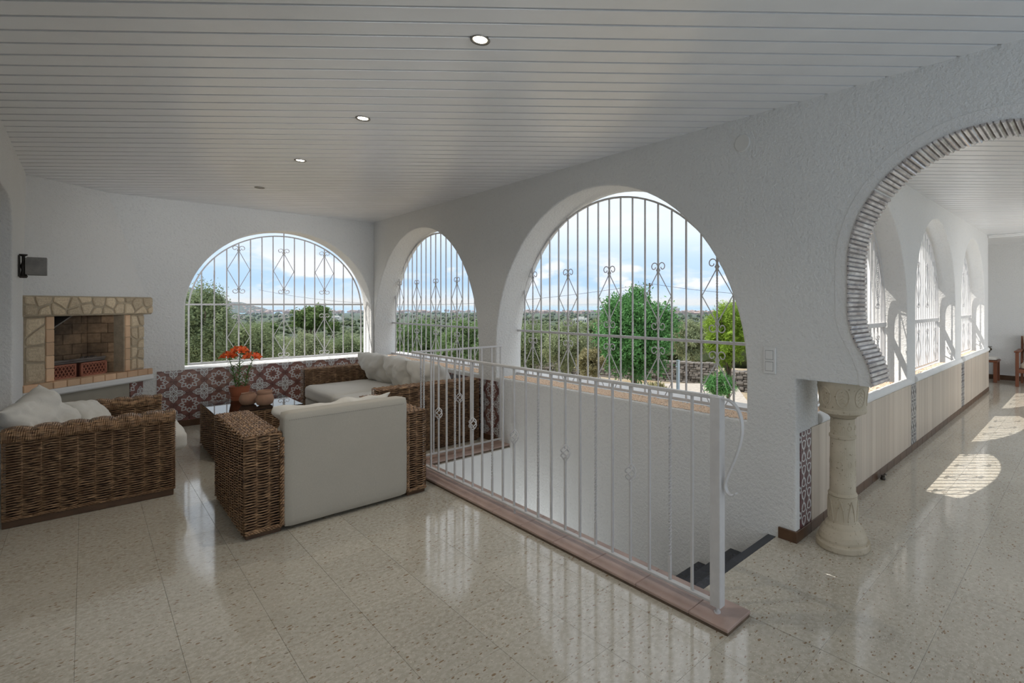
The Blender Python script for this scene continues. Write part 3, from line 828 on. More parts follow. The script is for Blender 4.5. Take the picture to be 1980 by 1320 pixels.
for i, p in enumerate(sm):
    t = (sm[min(i + 1, len(sm) - 1)] - sm[max(i - 1, 0)]).normalized(); nn = Vector((0, -t.z, t.y))
    for sx, sn in ((-1, -1), (1, -1), (1, 1), (-1, 1)): vs.append(p + Vector((sx * 0.011, 0, 0)) + nn * (sn * 0.0035))
n = len(sm); m.add(vs, [(4 * i + k, 4 * i + (k + 1) % 4, 4 * i + 4 + (k + 1) % 4, 4 * i + 4 + k) for i in range(n - 1) for k in range(4)] + [(0, 1, 2, 3), (4 * n - 1, 4 * n - 2, 4 * n - 3, 4 * n - 4)])
m.obj('end_scroll', M_iron, rl)
def basket(z):
    m = MB()
    for k in range(4):
        pts = []
        for i in range(13):
            t = i / 12; a = k * PI / 2 + t * PI * 1.1; r = 0.004 + 0.026 * math.sin(PI * t) ** 0.8
            pts.append((r * math.cos(a), r * math.sin(a), z - 0.045 + 0.09 * t))
        m.tube(pts, 0.0042, 5)
    m.lathe([(0.009, z - 0.05), (0.011, z - 0.044), (0.008, z - 0.038)], 8); m.lathe([(0.008, z + 0.038), (0.011, z + 0.044), (0.009, z + 0.05)], 8)
    return m
pl = MB(); pl.cbox(-0.0062, 0.0062, -0.0062, 0.0062, 0.078, 1.014, 0.001); bal_plain = pl.data('baluster')
tw = twisted_bar(0, 0.078, 1.014, [(0.20, 0.88)], 0.0064); bal_tw = tw.data('baluster')
bk = MB(); bk.cbox(-0.0062, 0.0062, -0.0062, 0.0062, 0.078, 0.505, 0.001); bk.cbox(-0.0062, 0.0062, -0.0062, 0.0062, 0.595, 1.014, 0.001); bal_bk = bk.data('baluster')
bas_me = basket(0.55).data('basket', smooth=True)
for me in (bal_plain, bal_tw, bal_bk, bas_me): me.materials.append(M_iron)
def baluster(i, x, y):
    kind = ('p', 't', 'p', 'b')[i % 4]
    o = link('baluster', {'p': bal_plain, 't': bal_tw, 'b': bal_bk}[kind], None, rl, (x, y, 0))
    if kind == 'b': link('basket', bas_me, None, o, (0, 0, 0))
for i in range(22): baluster(i, 0.0, 0.141 + 0.1335 * i)
for i, x in enumerate((0.085, 0.205, 0.335, 0.465, 0.585, 0.705, 0.82, 0.925)): baluster((3, 2, 1, 3, 0, 1, 0, 2)[i] if i else 1, x, 3.18)

# carved stone column under the horseshoe arch -----------------------------------------
def stone_mat():
    m, nt, b = new_mat('pale carved stone')
    v = coords(nt)
    n1 = tex_noise(nt, v, 7, 4); n2 = tex_noise(nt, v, 60, 3); n3 = tex_noise(nt, v, 3, 3)
    c = mixc(nt, rampv(nt, n1, 0.35, 0.65), (0.56, 0.49, 0.38), (0.46, 0.40, 0.30))
    c = mixc(nt, rampv(nt, n3, 0.55, 0.75), c, (0.38, 0.31, 0.21))
    c = mixc(nt, rampv(nt, n2, 0.62, 0.72), c, (0.25, 0.20, 0.13))
    nt.links.new(c, b.inputs['Base Color']); b.inputs['Roughness'].default_value = 0.75
    bump(nt, b, X(nt, n2) * 0.4 + X(nt, n1), 0.35, 0.006)
    return m
M_stone = stone_mat()
cl_ = thing('carved_column', 'short carved pale stone column carrying the foot of the horseshoe arch', 'column', (3.140, 1.120, 0))
m = MB(); m.lathe([(0.0, 0), (0.148, 0), (0.153, 0.008), (0.153, 0.034), (0.148, 0.042), (0.136, 0.046), (0.137, 0.060), (0.130, 0.085), (0.116, 0.108), (0.104, 0.118), (0.100, 0.132), (0.090, 0.142), (0.083, 0.150)], 40); m.obj('base', M_stone, cl_, smooth=False)
m = MB()
def flut(a, z): return 0.05 * max(0.0, math.cos(8 * a)) ** 2
m.lathe([(0.083, 0.148), (0.082, 0.30), (0.079, 0.302)], 48, wob=lambda a, z: -0.035 * (abs(math.sin(4 * a)) if 0.16 < z < 0.29 else 0))
m.lathe([(0.078, 0.300), (0.084, 0.310), (0.078, 0.320), (0.074, 0.324), (0.071, 0.645), (0.077, 0.652), (0.077, 0.664), (0.070, 0.672), (0.069, 0.765), (0.076, 0.772), (0.0, 0.775)], 36)
m.obj('shaft', M_stone, cl_, smooth=False)
# relief ornaments on the shaft
m = MB()
for k in range(8):
    a0 = k * PI / 4 + 0.2
    # ogival leaf outline near the foot
    pts = []
    for i in range(11):
        t = i / 10; w = 0.26 * math.sin(PI * (0.5 + t / 2)) if t < 1 else 0
        pts.append((0.0835 * math.cos(a0 + w), 0.0835 * math.sin(a0 + w), 0.165 + 0.12 * t))
    m.tube(pts, 0.004, 5)
    pts = [(0.0835 * math.cos(a0 - 0.26 * math.sin(PI * (0.5 + i / 20))), 0.0835 * math.sin(a0 - 0.26 * math.sin(PI * (0.5 + i / 20))), 0.165 + 0.012 * i) for i in range(11)]
    m.tube(pts, 0.004, 5)
for k in range(8):
    a0 = k * PI / 4 + 0.15
    for zc_, rr in ((0.715, 0.013), (0.50, 0.011), (0.44, 0.009)):
        r0 = 0.071 if zc_ < 0.7 else 0.069
        m.tube([(r0 * math.cos(a0 + rr / r0 * math.cos(t)), r0 * math.sin(a0 + rr / r0 * math.cos(t)), zc_ + rr * math.sin(t) * (1.0 if zc_ > .7 else 1.7)) for t in [2 * PI * i / 12 for i in range(12)]], 0.0035, 5, closed=True)
m.obj('relief', M_stone, cl_)
m = MB()
m.lathe([(0.0, 0.772), (0.076, 0.774), (0.088, 0.785), (0.118, 0.800), (0.132, 0.806), (0.134, 0.822), (0.128, 0.832), (0.130, 0.845), (0.134, 0.90), (0.140, 0.95), (0.146, 0.996), (0.0, 0.997)], 48)
m.obj('capital', M_stone, cl_)
m = MB()
for k in range(8):
    a0 = k * PI / 4 + 0.35; Rr = 0.136
    def P3(a, z): r_ = 0.128 + (z - 0.84) / 0.15 * 0.015; return ((r_) * math.cos(a), r_ * math.sin(a), z)
    m.tube([P3(a0 + 0.26 * math.cos(t), 0.905 + 0.055 * math.sin(t)) for t in [2 * PI * i / 18 for i in range(18)]], 0.0055, 5, closed=True)
    for j in range(4):
        z = 0.875 + 0.02 * j
        m.tube([P3(a0 - 0.12, z - 0.006), P3(a0, z + 0.006), P3(a0 + 0.12, z - 0.006)], 0.004, 5)
m.obj('relief', M_stone, cl_)

# wall fittings -----------------------------------------------------------------------
M_plastic = simple('white plastic', (0.74, 0.74, 0.73), 0.4, var=0.03)
M_gap = simple('shadow gap', (0.12, 0.12, 0.12), 0.8)
s_ = thing('light_switch', 'white double switch plate on the stucco wall left of the horseshoe arch', 'light switch', (XW, 1.503, 1.095), -PI / 2)
m = MB(); m.cbox(-0.042, 0.042, -0.011, 0.001, -0.083, 0.083, 0.004); m.obj('cover_plate', M_plastic, s_)
for z in (0.036, -0.036):
    m = MB(); m.cbox(-0.025, 0.025, -0.0135, -0.010, z - 0.027, z + 0.027, 0.001); o = m.obj('rocker', M_plastic, s_)
    m = MB(); m.cbox(-0.027, 0.027, -0.0116, -0.0105, z - 0.029, z + 0.029, 0.0003); m.obj('gap', M_gap, s_)
M_cover = simple('plastered over disc', (0.70, 0.69, 0.66), 0.6, var=0.04)
m = MB(); m.lathe([(0.0, -0.002), (0.056, -0.002), (0.056, 0.006), (0.052, 0.010), (0.0, 0.011)], 40)
o = m.obj('cover_disc', M_cover, loc=(XW, 1.697, 2.507)); o.rotation_euler = (0, -PI / 2, 0)
tag(o, 'round blank cover disc high on the stucco wall above the light switch', 'cover plate')

M_lampmetal = simple('dark bronze metal', (0.07, 0.06, 0.05), 0.5, metal=0.6, var=0.3, scale=30)
M_shade = simple('grey rusty lamp glass', (0.20, 0.18, 0.15), 0.35, var=0.35, scale=14)
sc = thing('wall_sconce', 'small dark metal wall lamp with square smoky shade left of the fireplace', 'wall lamp', (XL, 6.55, 1.77))
m = MB(); m.cbox(0.0, 0.012, -0.03, 0.03, -0.09, 0.09, 0.004)
m.lathe([(0.0, -0.1), (0.02, -0.1), (0.026, -0.085), (0.015, -0.06), (0.012, -0.03), (0.018, 0.0), (0.010, 0.03), (0.010, 0.08), (0.024, 0.09), (0.024, 0.10), (0.0, 0.102)], 14, (0.028, 0, 0)); m.obj('bracket', M_lampmetal, sc)
m = MB()
m.cbox(0.05, 0.16, -0.055, -0.049, -0.075, 0.075, 0.002); m.cbox(0.05, 0.16, 0.049, 0.055, -0.075, 0.075, 0.002); m.cbox(0.154, 0.16, -0.049, 0.049, -0.075, 0.075, 0.002)
m.cbox(0.04, 0.054, -0.055, 0.055, -0.07, 0.07, 0.002); m.obj('lamp_shade', M_shade, sc)

M_ring = simple('grey metal ring', (0.22, 0.21, 0.19), 0.35, metal=0.5)
def emis(name, col, st):
    m = bpy.data.materials.new(name); m.use_nodes = True; nt = m.node_tree; nt.nodes.clear()
    o = nt.nodes.new('ShaderNodeOutputMaterial'); e = nt.nodes.new('ShaderNodeEmission'); e.inputs[0].default_value = (*col, 1); e.inputs[1].default_value = st
    nt.links.new(e.outputs[0], o.inputs[0]); return m
M_bulb = emis('lit bulb', (1.0, 0.90, 0.72), 14.0)
M_bulb_off = simple('unlit lens', (0.55, 0.54, 0.5), 0.2)
for i, (y, lab) in enumerate(((2.079, 'recessed ceiling light, lit, nearest of the row'), (3.519, 'recessed ceiling light, lit, second nearest of the row'), (4.931, 'recessed ceiling light, lit, third nearest of the row'), (6.394, 'recessed ceiling light, unlit, last of the row near the fireplace'))):
    t = thing('ceiling_light', lab, 'ceiling light', (1.255, y, ZC), group='recessed ceiling lights')
    m = MB(); m.lathe([(0.030, 0.004), (0.033, -0.001), (0.0425, -0.006), (0.045, -0.003), (0.045, 0.004)], 32); m.obj('ring', M_ring, t, smooth=True)
    m = MB(); m.lathe([(0.0, -0.0015), (0.030, -0.0015), (0.030, 0.002), (0.0, 0.002)], 28); m.obj('lens', M_bulb_off if 'unlit' in lab else M_bulb, t)
    if 'unlit' not in lab:
        d = bpy.data.lights.new('downlight', 'SPOT'); d.energy = 26; d.spot_size = R(150); d.spot_blend = 1.0; d.shadow_soft_size = 0.03; d.color = (1, 0.92, 0.80)
        o = bpy.data.objects.new('downlight', d); COL.objects.link(o); o.parent = t; o.location = (0, 0, -0.02)

# ------------------------------------------------------------------ corner fireplace
FP = Vector((XL, 7.057, 0)); FA = math.atan2(0.7035, 0.7107)
fp = thing('fireplace', 'corner fireplace with rough stone mantel, brick hearth and tapering white plaster hood', 'fireplace', FP, FA)
FM = (Matrix.Translation(FP) @ Matrix.Rotation(FA, 4, 'Z')).inverted()
def hood_piece(name, A, B, z0, C, D, z1, mat, parent=fp):
    K = (XL - 0.003, YW + 0.003)
    vs = [(*A, z0), (*B, z0), (*K, z0), (*C, z1), (*D, z1), (*K, z1)]
    vs = [FM @ Vector(p) for p in vs]
    m = MB(); m.add(vs, [(0, 2, 1), (3, 4, 5), (0, 1, 4, 3), (1, 2, 5, 4), (2, 0, 3, 5)])
    return m.obj(name, mat, parent)
hood_piece('hood', (XL, 7.03), (0.486, YW), 1.50, (XL, 7.346), (0.175, YW), 2.676, M_stucco_fine)
M_mortar = simple('sandy mortar', (0.52, 0.43, 0.31), 0.95, var=0.2, scale=20, bs=0.6, bscale=60)
M_fstone = simple('tan rubble stone', (0.80, 0.66, 0.47), 0.85, col2=(0.62, 0.49, 0.33), scale=7, bs=0.7, bscale=18, bdist=0.012, rand=0.22, kind='Generated')
M_fbrick = simple('tan hearth brick', (0.80, 0.56, 0.36), 0.85, col2=(0.72, 0.46, 0.29), scale=5, bs=0.4, bscale=30, rand=0.16)
M_soot = simple('sooty fire brick', (0.22, 0.14, 0.08), 0.9, col2=(0.055, 0.04, 0.03), scale=3.0, bs=0.4, bscale=30, rand=0.25, kind='Object')
def soot_mat():
    m, nt, b = new_mat('smoke stained fire brick')
    g = nt.nodes.new('ShaderNodeNewGeometry').outputs['Position']
    s = nt.nodes.new('ShaderNodeSeparateXYZ'); nt.links.new(g, s.inputs[0])
    n = tex_noise(nt, g, 5, 4, 0.6); z = X(nt, s.outputs[2]); xx = X(nt, s.outputs[0])
    f = (X(nt, n) - 0.5) * 1.6 + (0.12 - xx) * 1.6 + 0.15
    f = f.mx(0.0).mn(1.0)
    n2 = tex_noise(nt, g, 30, 2)
    base = mixc(nt, rampv(nt, n2, 0.35, 0.65), (0.42, 0.28, 0.17), (0.32, 0.21, 0.125))
    c = mixc(nt, f, base, (0.05, 0.038, 0.03))
    oi = nt.nodes.new('ShaderNodeObjectInfo'); hs = nt.nodes.new('ShaderNodeHueSaturation'); nt.links.new(c, hs.inputs['Color'])
    nt.links.new((X(nt, oi.outputs['Random']) * 0.5 + 0.8).k, hs.inputs['Value'])
    nt.links.new(hs.outputs[0], b.inputs['Base Color']); b.inputs['Roughness'].default_value = 0.9
    return m
M_soot = soot_mat()
def vor_cells(x0, x1, z0, z1, pts):
    out = []
    for i, p in enumerate(pts):
        poly = [(x0, z0), (x1, z0), (x1, z1), (x0, z1)]
        for j, r_ in enumerate(pts):
            if j == i: continue
            n = (r_[0] - p[0], r_[1] - p[1]); d = (r_[0] ** 2 + r_[1] ** 2 - p[0] ** 2 - p[1] ** 2) / 2
            poly = clip_poly(poly, n, d)
            if len(poly) < 3: break
        if len(poly) >= 3: out.append(poly)
    return out
def stone_piece(parent, poly, y0, h, mat, gap=0.006, name='stone', seed=0):
    rr = random.Random(seed)
    cx = sum(p[0] for p in poly) / len(poly); cz = sum(p[1] for p in poly) / len(poly)
    # shrink, subdivide, roughen
    P = []
    for a, b_ in zip(poly, poly[1:] + poly[:1]):
        for t in (0, 0.5):
            x = a[0] + (b_[0] - a[0]) * t; z = a[1] + (b_[1] - a[1]) * t
            d = math.hypot(x - cx, z - cz) or 1e-6
            k = max(0.2, (d - gap - rr.uniform(0, 0.004) - (0.006 if t == 0 else 0)) / d)
            P.append((cx + (x - cx) * k, cz + (z - cz) * k))
    n = len(P); vs = [(x - cx, y0, z - cz) for x, z in P]
    vs += [((x - cx) * 0.97, y0 - h * 0.7, (z - cz) * 0.97) for x, z in P]
    vs += [((x - cx) * 0.80, y0 - h * rr.uniform(0.9, 1.15), (z - cz) * 0.80) for x, z in P]
    vs.append((0, y0 - h * 1.1, 0))
    fs = [(k * n + i, k * n + (i + 1) % n, (k + 1) * n + (i + 1) % n, (k + 1) * n + i) for k in (0, 1) for i in range(n)]
    fs += [(2 * n + i, 2 * n + (i + 1) % n, 3 * n) for i in range(n)]
    m = MB(); m.add(vs, fs); return m.obj(name, mat, parent, loc=(cx, 0, cz))
def jit(x0, x1, z0, z1, nx, nz, seed, j=0.32):
    rr = random.Random(seed); out = []
    for i in range(nx):
        for k in range(nz):
            out.append((x0 + (x1 - x0) * (i + 0.5 + rr.uniform(-j, j)) / nx, z0 + (z1 - z0) * (k + 0.5 + rr.uniform(-j, j)) / nz))
    return out
# mantel
m = MB(); m.cbox(-0.056, 1.238, -0.055, 0.10, 1.337, 1.53, 0.012); mt = m.obj('mantel', M_mortar, fp)
for i, c in enumerate(vor_cells(-0.05, 1.235, 1.342, 1.528, jit(-0.05, 1.235, 1.342, 1.528, 11, 2, 3, 0.42))): stone_piece(mt, c, -0.052, 0.016, M_fstone, seed=i)
# jambs
for nm, x0, x1, nx, nz_, sd, b0, b1 in (('jamb', 0.0, 0.172, 1, 4, 5, 0.174, 0.247), ('jamb', 1.012, 1.18, 2, 5, 9, 0.952, 1.010)):
    m = MB(); m.cbox(x0, x1 if x1 < 1 else 1.178, -0.005, 0.12, 0.716, 1.336, 0.004)
    if x0 > 1: m.cbox(0.945, 1.012, -0.003, 0.11, 0.716, 1.336, 0.003)
    else: m.cbox(0.172, 0.25, -0.003, 0.11, 0.716, 1.336, 0.003)
    jb = m.obj(nm, M_mortar, fp)
    for i, c in enumerate(vor_cells(x0, x1, 0.722, 1.33, jit(x0, x1, 0.722, 1.33, nx, nz_, sd))): stone_piece(jb, c, -0.003, 0.016, M_fstone, seed=50 + i)
    for i in range(5):
        z = 0.720 + 0.1235 * i; m = MB(); m.cbox(b0 + 0.002, b1 - 0.001, -0.014, 0.112, z, z + 0.119, 0.004); m.obj('brick', M_fbrick, jb)
# hearth
m = MB(); m.cbox(-0.056, 1.238, -0.052, 0.50, 0.652, 0.712, 0.003); he = m.obj('hearth', M_mortar, fp)
s = -0.052
while s < 1.20:
    w = min(0.122, 1.232 - s); m = MB(); m.cbox(s + 0.003, s + w - 0.003, -0.062, 0.10, 0.654, 0.717, 0.004); m.obj('brick', M_fbrick, he); s += w
m = MB(); m.cbox(0.10, 1.08, 0.08, 0.42, 0.70, 0.716, 0.003); m.obj('firebox_floor', M_soot, he)
m = MB(); m.cbox(-0.066, 1.245, -0.068, 0.12, 0.588, 0.653, 0.014); m.obj('plaster_ledge', M_plaster, fp)
hood_piece('base', (XL, 7.057), (0.452, YW), 0.0, (XL, 7.057), (0.452, YW), 0.60, M_plaster)
m = MB(); m.cbox(0.278, 1.008, -0.004, 0.01, 0.05, 0.586, 0.001); m.obj('plain_panel', M_beige_tile, fp)
for s0, s1 in ((1.012, 1.165), (0.128, 0.274)):
    for z0, z1 in ((0.02, 0.165), (0.165, 0.305), (0.305, 0.445), (0.445, 0.586)):
        m = MB(); m.cbox(-(s1 - s0) / 2, (s1 - s0) / 2, -0.006, 0.004, -(z1 - z0) / 2 + .0005, (z1 - z0) / 2 - .0005, 0.001); m.obj('tile', M_t3, fp, loc=((s0 + s1) / 2, -0.004, (z0 + z1) / 2))
# firebox
fb = thing('firebox', None, None); fb.parent = fp
m = MB(); m.box(0.325, 0.855, 0.302, 0.315, 0.70, 1.50)
m.add([(0.225, 0.09, .70), (0.325, 0.31, .70), (0.325, 0.31, 1.5), (0.225, 0.09, 1.5)], [(0, 1, 2, 3)]); m.add([(0.975, 0.09, .70), (0.858, 0.31, .70), (0.858, 0.31, 1.5), (0.975, 0.09, 1.5)], [(0, 1, 2, 3)])
m.obj('liner', M_soot, fb)
for r_ in range(6):
    z = 0.718 + 0.106 * r_; x = 0.335 - (0.09 if r_ % 2 else 0)
    while x < 0.86:
        a, b_ = max(x, 0.333), min(x + 0.18, 0.862); x += 0.182
        if b_ - a > 0.02:
            m = MB(); m.cbox(a + 0.002, b_ - 0.002, 0.290, 0.306, z, z + 0.102, 0.003); m.obj('brick', M_soot, fb)
    for sx0, sy0, sx1, sy1 in ((0.957, 0.108, 0.853, 0.292), (0.242, 0.108, 0.338, 0.292)):
        d = Vector((sx1 - sx0, sy1 - sy0, 0)); A = Matrix.Translation((sx0, sy0, z)) @ Matrix.Rotation(math.atan2(d.y, d.x), 4, 'Z')
        h2 = d.length / 2
        for (u0, u1) in (((0, h2), (h2, 2 * h2)) if r_ % 2 else ((0, h2 * 0.5), (h2 * 0.5, 2 * h2))):
            m = MB(); m.cbox(u0 + 0.002, u1 - 0.002, -0.006, 0.012, 0, 0.102, 0.003, M=A); m.obj('brick', M_soot, fb)
m = MB(); A = Matrix.Translation((0.25, 0.05, 1.19)) @ Matrix.Rotation(R(-34), 4, 'Y'); m.cbox(-0.05, 0.30, 0.0, 0.26, -0.006, 0.006, 0.002, M=A); m.obj('damper_flap', simple('sooty sheet metal', (0.20, 0.18, 0.16), 0.5, metal=0.3, var=0.4), fb)
# perforated clay bricks and charred bar
M_clay = simple('red clay', (0.42, 0.16, 0.10), 0.85, var=0.25, scale=9)
M_hole = simple('dark holes', (0.10, 0.03, 0.02), 0.9)
def perforated(label, s0, s1):
    o = thing('perforated_brick', label, 'brick', fp.matrix_world @ Vector((0, 0, 0)))
    o.location = (Matrix.Translation(FP) @ Matrix.Rotation(FA, 4, 'Z')) @ Vector(((s0 + s1) / 2, 0.06, 0.717)); o.rotation_euler = (0, 0, FA + R(4))
    o['group'] = 'perforated bricks in the hearth'
    w = (s1 - s0) / 2
    m = MB(); m.cbox(-w, w, 0.012, 0.10, 0, 0.138, 0.002); m.obj('core', M_hole, o)
    # front lattice made from crossing strips
    m = MB()
    for z0, z1 in ((0, 0.016), (0.122, 0.138)): m.cbox(-w, w, 0, 0.014, z0, z1, 0.001)
    for a, c in ((-w, -w + 0.018), (w - 0.018, w)): m.cbox(a, c, 0, 0.014, 0, 0.138, 0.001)
    st_ = 0.036; hh = 0.106
    for sg in (-1, 1):
        k = -w - hh
        while k < w + hh:
            a0, a1 = (k, k + hh * 0.62) if sg > 0 else (k + hh * 0.62, k)
            # clip to the frame
            n_ = 8; seg = []
            for i in range(n_ + 1):
                xx = a0 + (a1 - a0) * i / n_; zz = 0.016 + hh * i / n_
                if -w + 0.014 < xx < w - 0.014: seg.append((xx, 0.006, zz))
            if len(seg) > 1: m.tube(seg, 0.006, 4, phase=PI / 4)
            k += st_
    m.obj('lattice_face', M_clay, o); return o
perforated('perforated red clay brick in the hearth, left one', 0.255, 0.525)
perforated('perforated red clay brick in the hearth, right one', 0.55, 0.835)
M_char = simple('charred wood', (0.07, 0.055, 0.05), 0.7, col2=(0.20, 0.17, 0.15), scale=16, stretch=(0.2, 1, 1), bs=0.6)
m = MB(); m.cbox(-0.30, 0.30, -0.05, 0.05, 0, 0.035, 0.006); m.tube([(-0.30 + 0.05 * i, -0.045 + 0.004 * math.sin(i * 2.1), 0.030) for i in range(13)], 0.014, 7)
for i in range(9): m.lathe([(0, 0), (0.018, 0.002), (0.014, 0.016), (0, 0.022)], 6, (0.1 + rng.uniform(-0.04, 0.14), rng.uniform(-.03, .03), 0.034))
o = m.obj('charred_plank', M_char); o.location = (Matrix.Translation(FP) @ Matrix.Rotation(FA, 4, 'Z')) @ Vector((0.545, 0.13, 0.857)); o.rotation_euler = (0, 0, FA + R(4))
tag(o, 'charred flat log lying across the two perforated bricks', 'log')

# ------------------------------------------------------------------ wicker furniture
def weave(m, o, u, v, n, L, H, pitch=0.0084, stake=0.075, r=0.0038, amp=0.0095, seed=0):
    o, u, v, n = (np.array(q_, float) for q_ in (o, u, v, n))
    rows = max(1, int(round(H / pitch))); pitch = H / rows
    cols = max(2, int(round(L / stake))) ; stake = L / cols
    K = cols * 4; rs = np.random.default_rng(seed)
    A = np.linspace(0, L, K + 1)
    ang = np.arange(5) * 2 * PI / 5 + 0.3
    ring = r * (np.cos(ang)[:, None] * v + np.sin(ang)[:, None] * n)
    i = np.arange(rows)
    ph = (i % 2) * PI
    off = amp * np.sin(PI * A[None, :] / stake + ph[:, None]) + rs.normal(0, 0.0006, (rows, K + 1))
    vz = pitch * (i[:, None] + 0.5) + rs.normal(0, 0.0009, (rows, K + 1)) + 0.0018 * np.sin(PI * A[None, :] / stake)
    P = o + A[None, :, None] * u + off[..., None] * n + vz[..., None] * v
    V = (P[:, :, None, :] + ring[None, None]).reshape(-1, 3)
    base = len(m.v); m.v += [tuple(p) for p in V.tolist()]
    rr_, jj, kk = np.meshgrid(i, np.arange(K), np.arange(5), indexing='ij')
    a = (rr_ * (K + 1) + jj) * 5 + kk; b_ = (rr_ * (K + 1) + jj) * 5 + (kk + 1) % 5
    F = np.stack([a, b_, b_ + 5, a + 5], -1).reshape(-1, 4) + base
    m.f += [tuple(f) for f in F.tolist()]
    # upright stakes
    for c in range(cols + 1):
        m.tube([tuple(o + u * (c * stake) + v * z) for z in (0, H)], 0.004, 4)
    return m
def rope(m, p0, p1, r=0.011, turns=9):
    p0, p1 = Vector(p0), Vector(p1); d = p1 - p0; t = d.normalized()
    up = Vector((0, 0, 1)) if abs(t.z) < 0.9 else Vector((1, 0, 0)); a = t.cross(up).normalized(); b_ = t.cross(a)
    for k in range(3):
        pts = []
        for i in range(turns * 8 + 1):
            s_ = i / (turns * 8); an = s_ * turns * 2 * PI + k * 2 * PI / 3; pts.append(p0 + d * s_ + a * (r * math.cos(an)) + b_ * (r * math.sin(an)))
        m.tube(pts, r * 0.72, 5)
    return m
def woven_arm(parent, x0, x1, y0, y1, z0, z1, faces, stake=0.075, top='y', seed=0, name='armrest', pitch=0.0084, cap='weave'):
    c = 0.021
    m = MB(); m.box(x0 + c, x1 - c, y0 + c, y1 - c, z0, z1 - c); core = m.obj(name, M_core, parent)
    w = MB(); e = 0.006
    def add(f, s_):
        if f == '-y': weave(w, (x0 + e, y0 + e, z0), (1, 0, 0), (0, 0, 1), (0, -1, 0), x1 - x0 - 2 * e, z1 - z0 - e, pitch, stake, seed=s_)
        if f == '+y': weave(w, (x0 + e, y1 - e, z0), (1, 0, 0), (0, 0, 1), (0, 1, 0), x1 - x0 - 2 * e, z1 - z0 - e, pitch, stake, seed=s_)
        if f == '-x': weave(w, (x0 + e, y0 + e, z0), (0, 1, 0), (0, 0, 1), (-1, 0, 0), y1 - y0 - 2 * e, z1 - z0 - e, pitch, stake, seed=s_)
        if f == '+x': weave(w, (x1 - e, y0 + e, z0), (0, 1, 0), (0, 0, 1), (1, 0, 0), y1 - y0 - 2 * e, z1 - z0 - e, pitch, stake, seed=s_)
        if f == 'top' and top == 'y': weave(w, (x0 + e, y0 + e, z1 - e), (0, 1, 0), (1, 0, 0), (0, 0, 1), y1 - y0 - 2 * e, x1 - x0 - 2 * e, 0.0155, 0.038, 0.0068, 0.005, seed=s_)
        if f == 'top' and top == 'x': weave(w, (x0 + e, y0 + e, z1 - e), (1, 0, 0), (0, 1, 0), (0, 0, 1), x1 - x0 - 2 * e, y1 - y0 - 2 * e, 0.0155, 0.038, 0.0068, 0.005, seed=s_)
        if f == 'wrap':   # strands wrapped over the top in lobes, along x
            n = int((x1 - x0) / 0.0085); K = 14; rad = 0.022
            for i in range(n):
                x = x0 + 0.004 + (x1 - x0 - 0.008) * i / (n - 1); lob = abs(math.sin(PI * (x - x0) / (2 * stake * 0.78)))
                l = 0.019 * lob ** 0.6
                pts = []
                prof_ = [(y0 - 0.004, z1 - 0.055), (y0 - 0.008 - l * .5, z1 - 0.03), (y0 - 0.002, z1 - 0.006 + l * .6), (y0 + 0.03, z1 + l), ((y0 + y1) / 2, z1 + 0.004 + l), (y1 - 0.03, z1 + l), (y1 + 0.002, z1 - 0.006 + l * .6), (y1 + 0.008 + l * .5, z1 - 0.03), (y1 + 0.004, z1 - 0.055)]
                w.tube([(x + 0.004 * math.sin(j * 1.3 + i), yy, zz) for j, (yy, zz) in enumerate(prof_)], 0.0062, 4, caps=False)
    for i, f in enumerate(faces): add(f, seed * 10 + i)
    o = w.obj('wicker_weave', M_wick, core, smooth=True, fix=False); o['kind'] = 'stuff'
    return core

def rbox(w, d, h, r, n=10, puff=0.0, wr=0.0, seed=0, sag=0.0):
    """rounded soft box centred on the origin"""
    bm = bmesh.new(); bmesh.ops.create_cube(bm, size=2.0)
    bmesh.ops.subdivide_edges(bm, edges=bm.edges, cuts=n, use_grid_fill=True)
    for v in bm.verts:
        p = v.co.copy()
        # push samples to the rounded rims
        q_ = Vector([math.copysign(abs(c) ** 0.8, c) for c in p])
        P = Vector((q_.x * w / 2, q_.y * d / 2, q_.z * h / 2))
        C = Vector([max(-(L / 2 - r), min(L / 2 - r, c)) for c, L in zip(P, (w, d, h))])
        D = P - C
        if D.length > 1e-6: P = C + D.normalized() * r
        ux, uy, uz = p.x, p.y, p.z
        bul = (1 - ux * ux) * (1 - uy * uy) * abs(uz); P.z += math.copysign(puff * bul, uz)
        P.y += math.copysign(puff * 0.35 * (1 - ux * ux) * (1 - uz * uz) * abs(uy), uy)
        if wr:
            s_ = Vector((P.x * 5 + seed, P.y * 5, P.z * 5)); P += Vector((noise.noise(s_), noise.noise(s_ + Vector((9, 0, 0))), noise.noise(s_ + Vector((0, 9, 0))))) * wr
            P.z += wr * 0.5 * noise.noise(Vector((P.x * 16 + P.y * 7, P.y * 3, seed)))
        v.co = P
    me = bpy.data.meshes.new('soft'); bm.to_mesh(me); bm.free()
    me.polygons.foreach_set('use_smooth', [True] * len(me.polygons)); return me
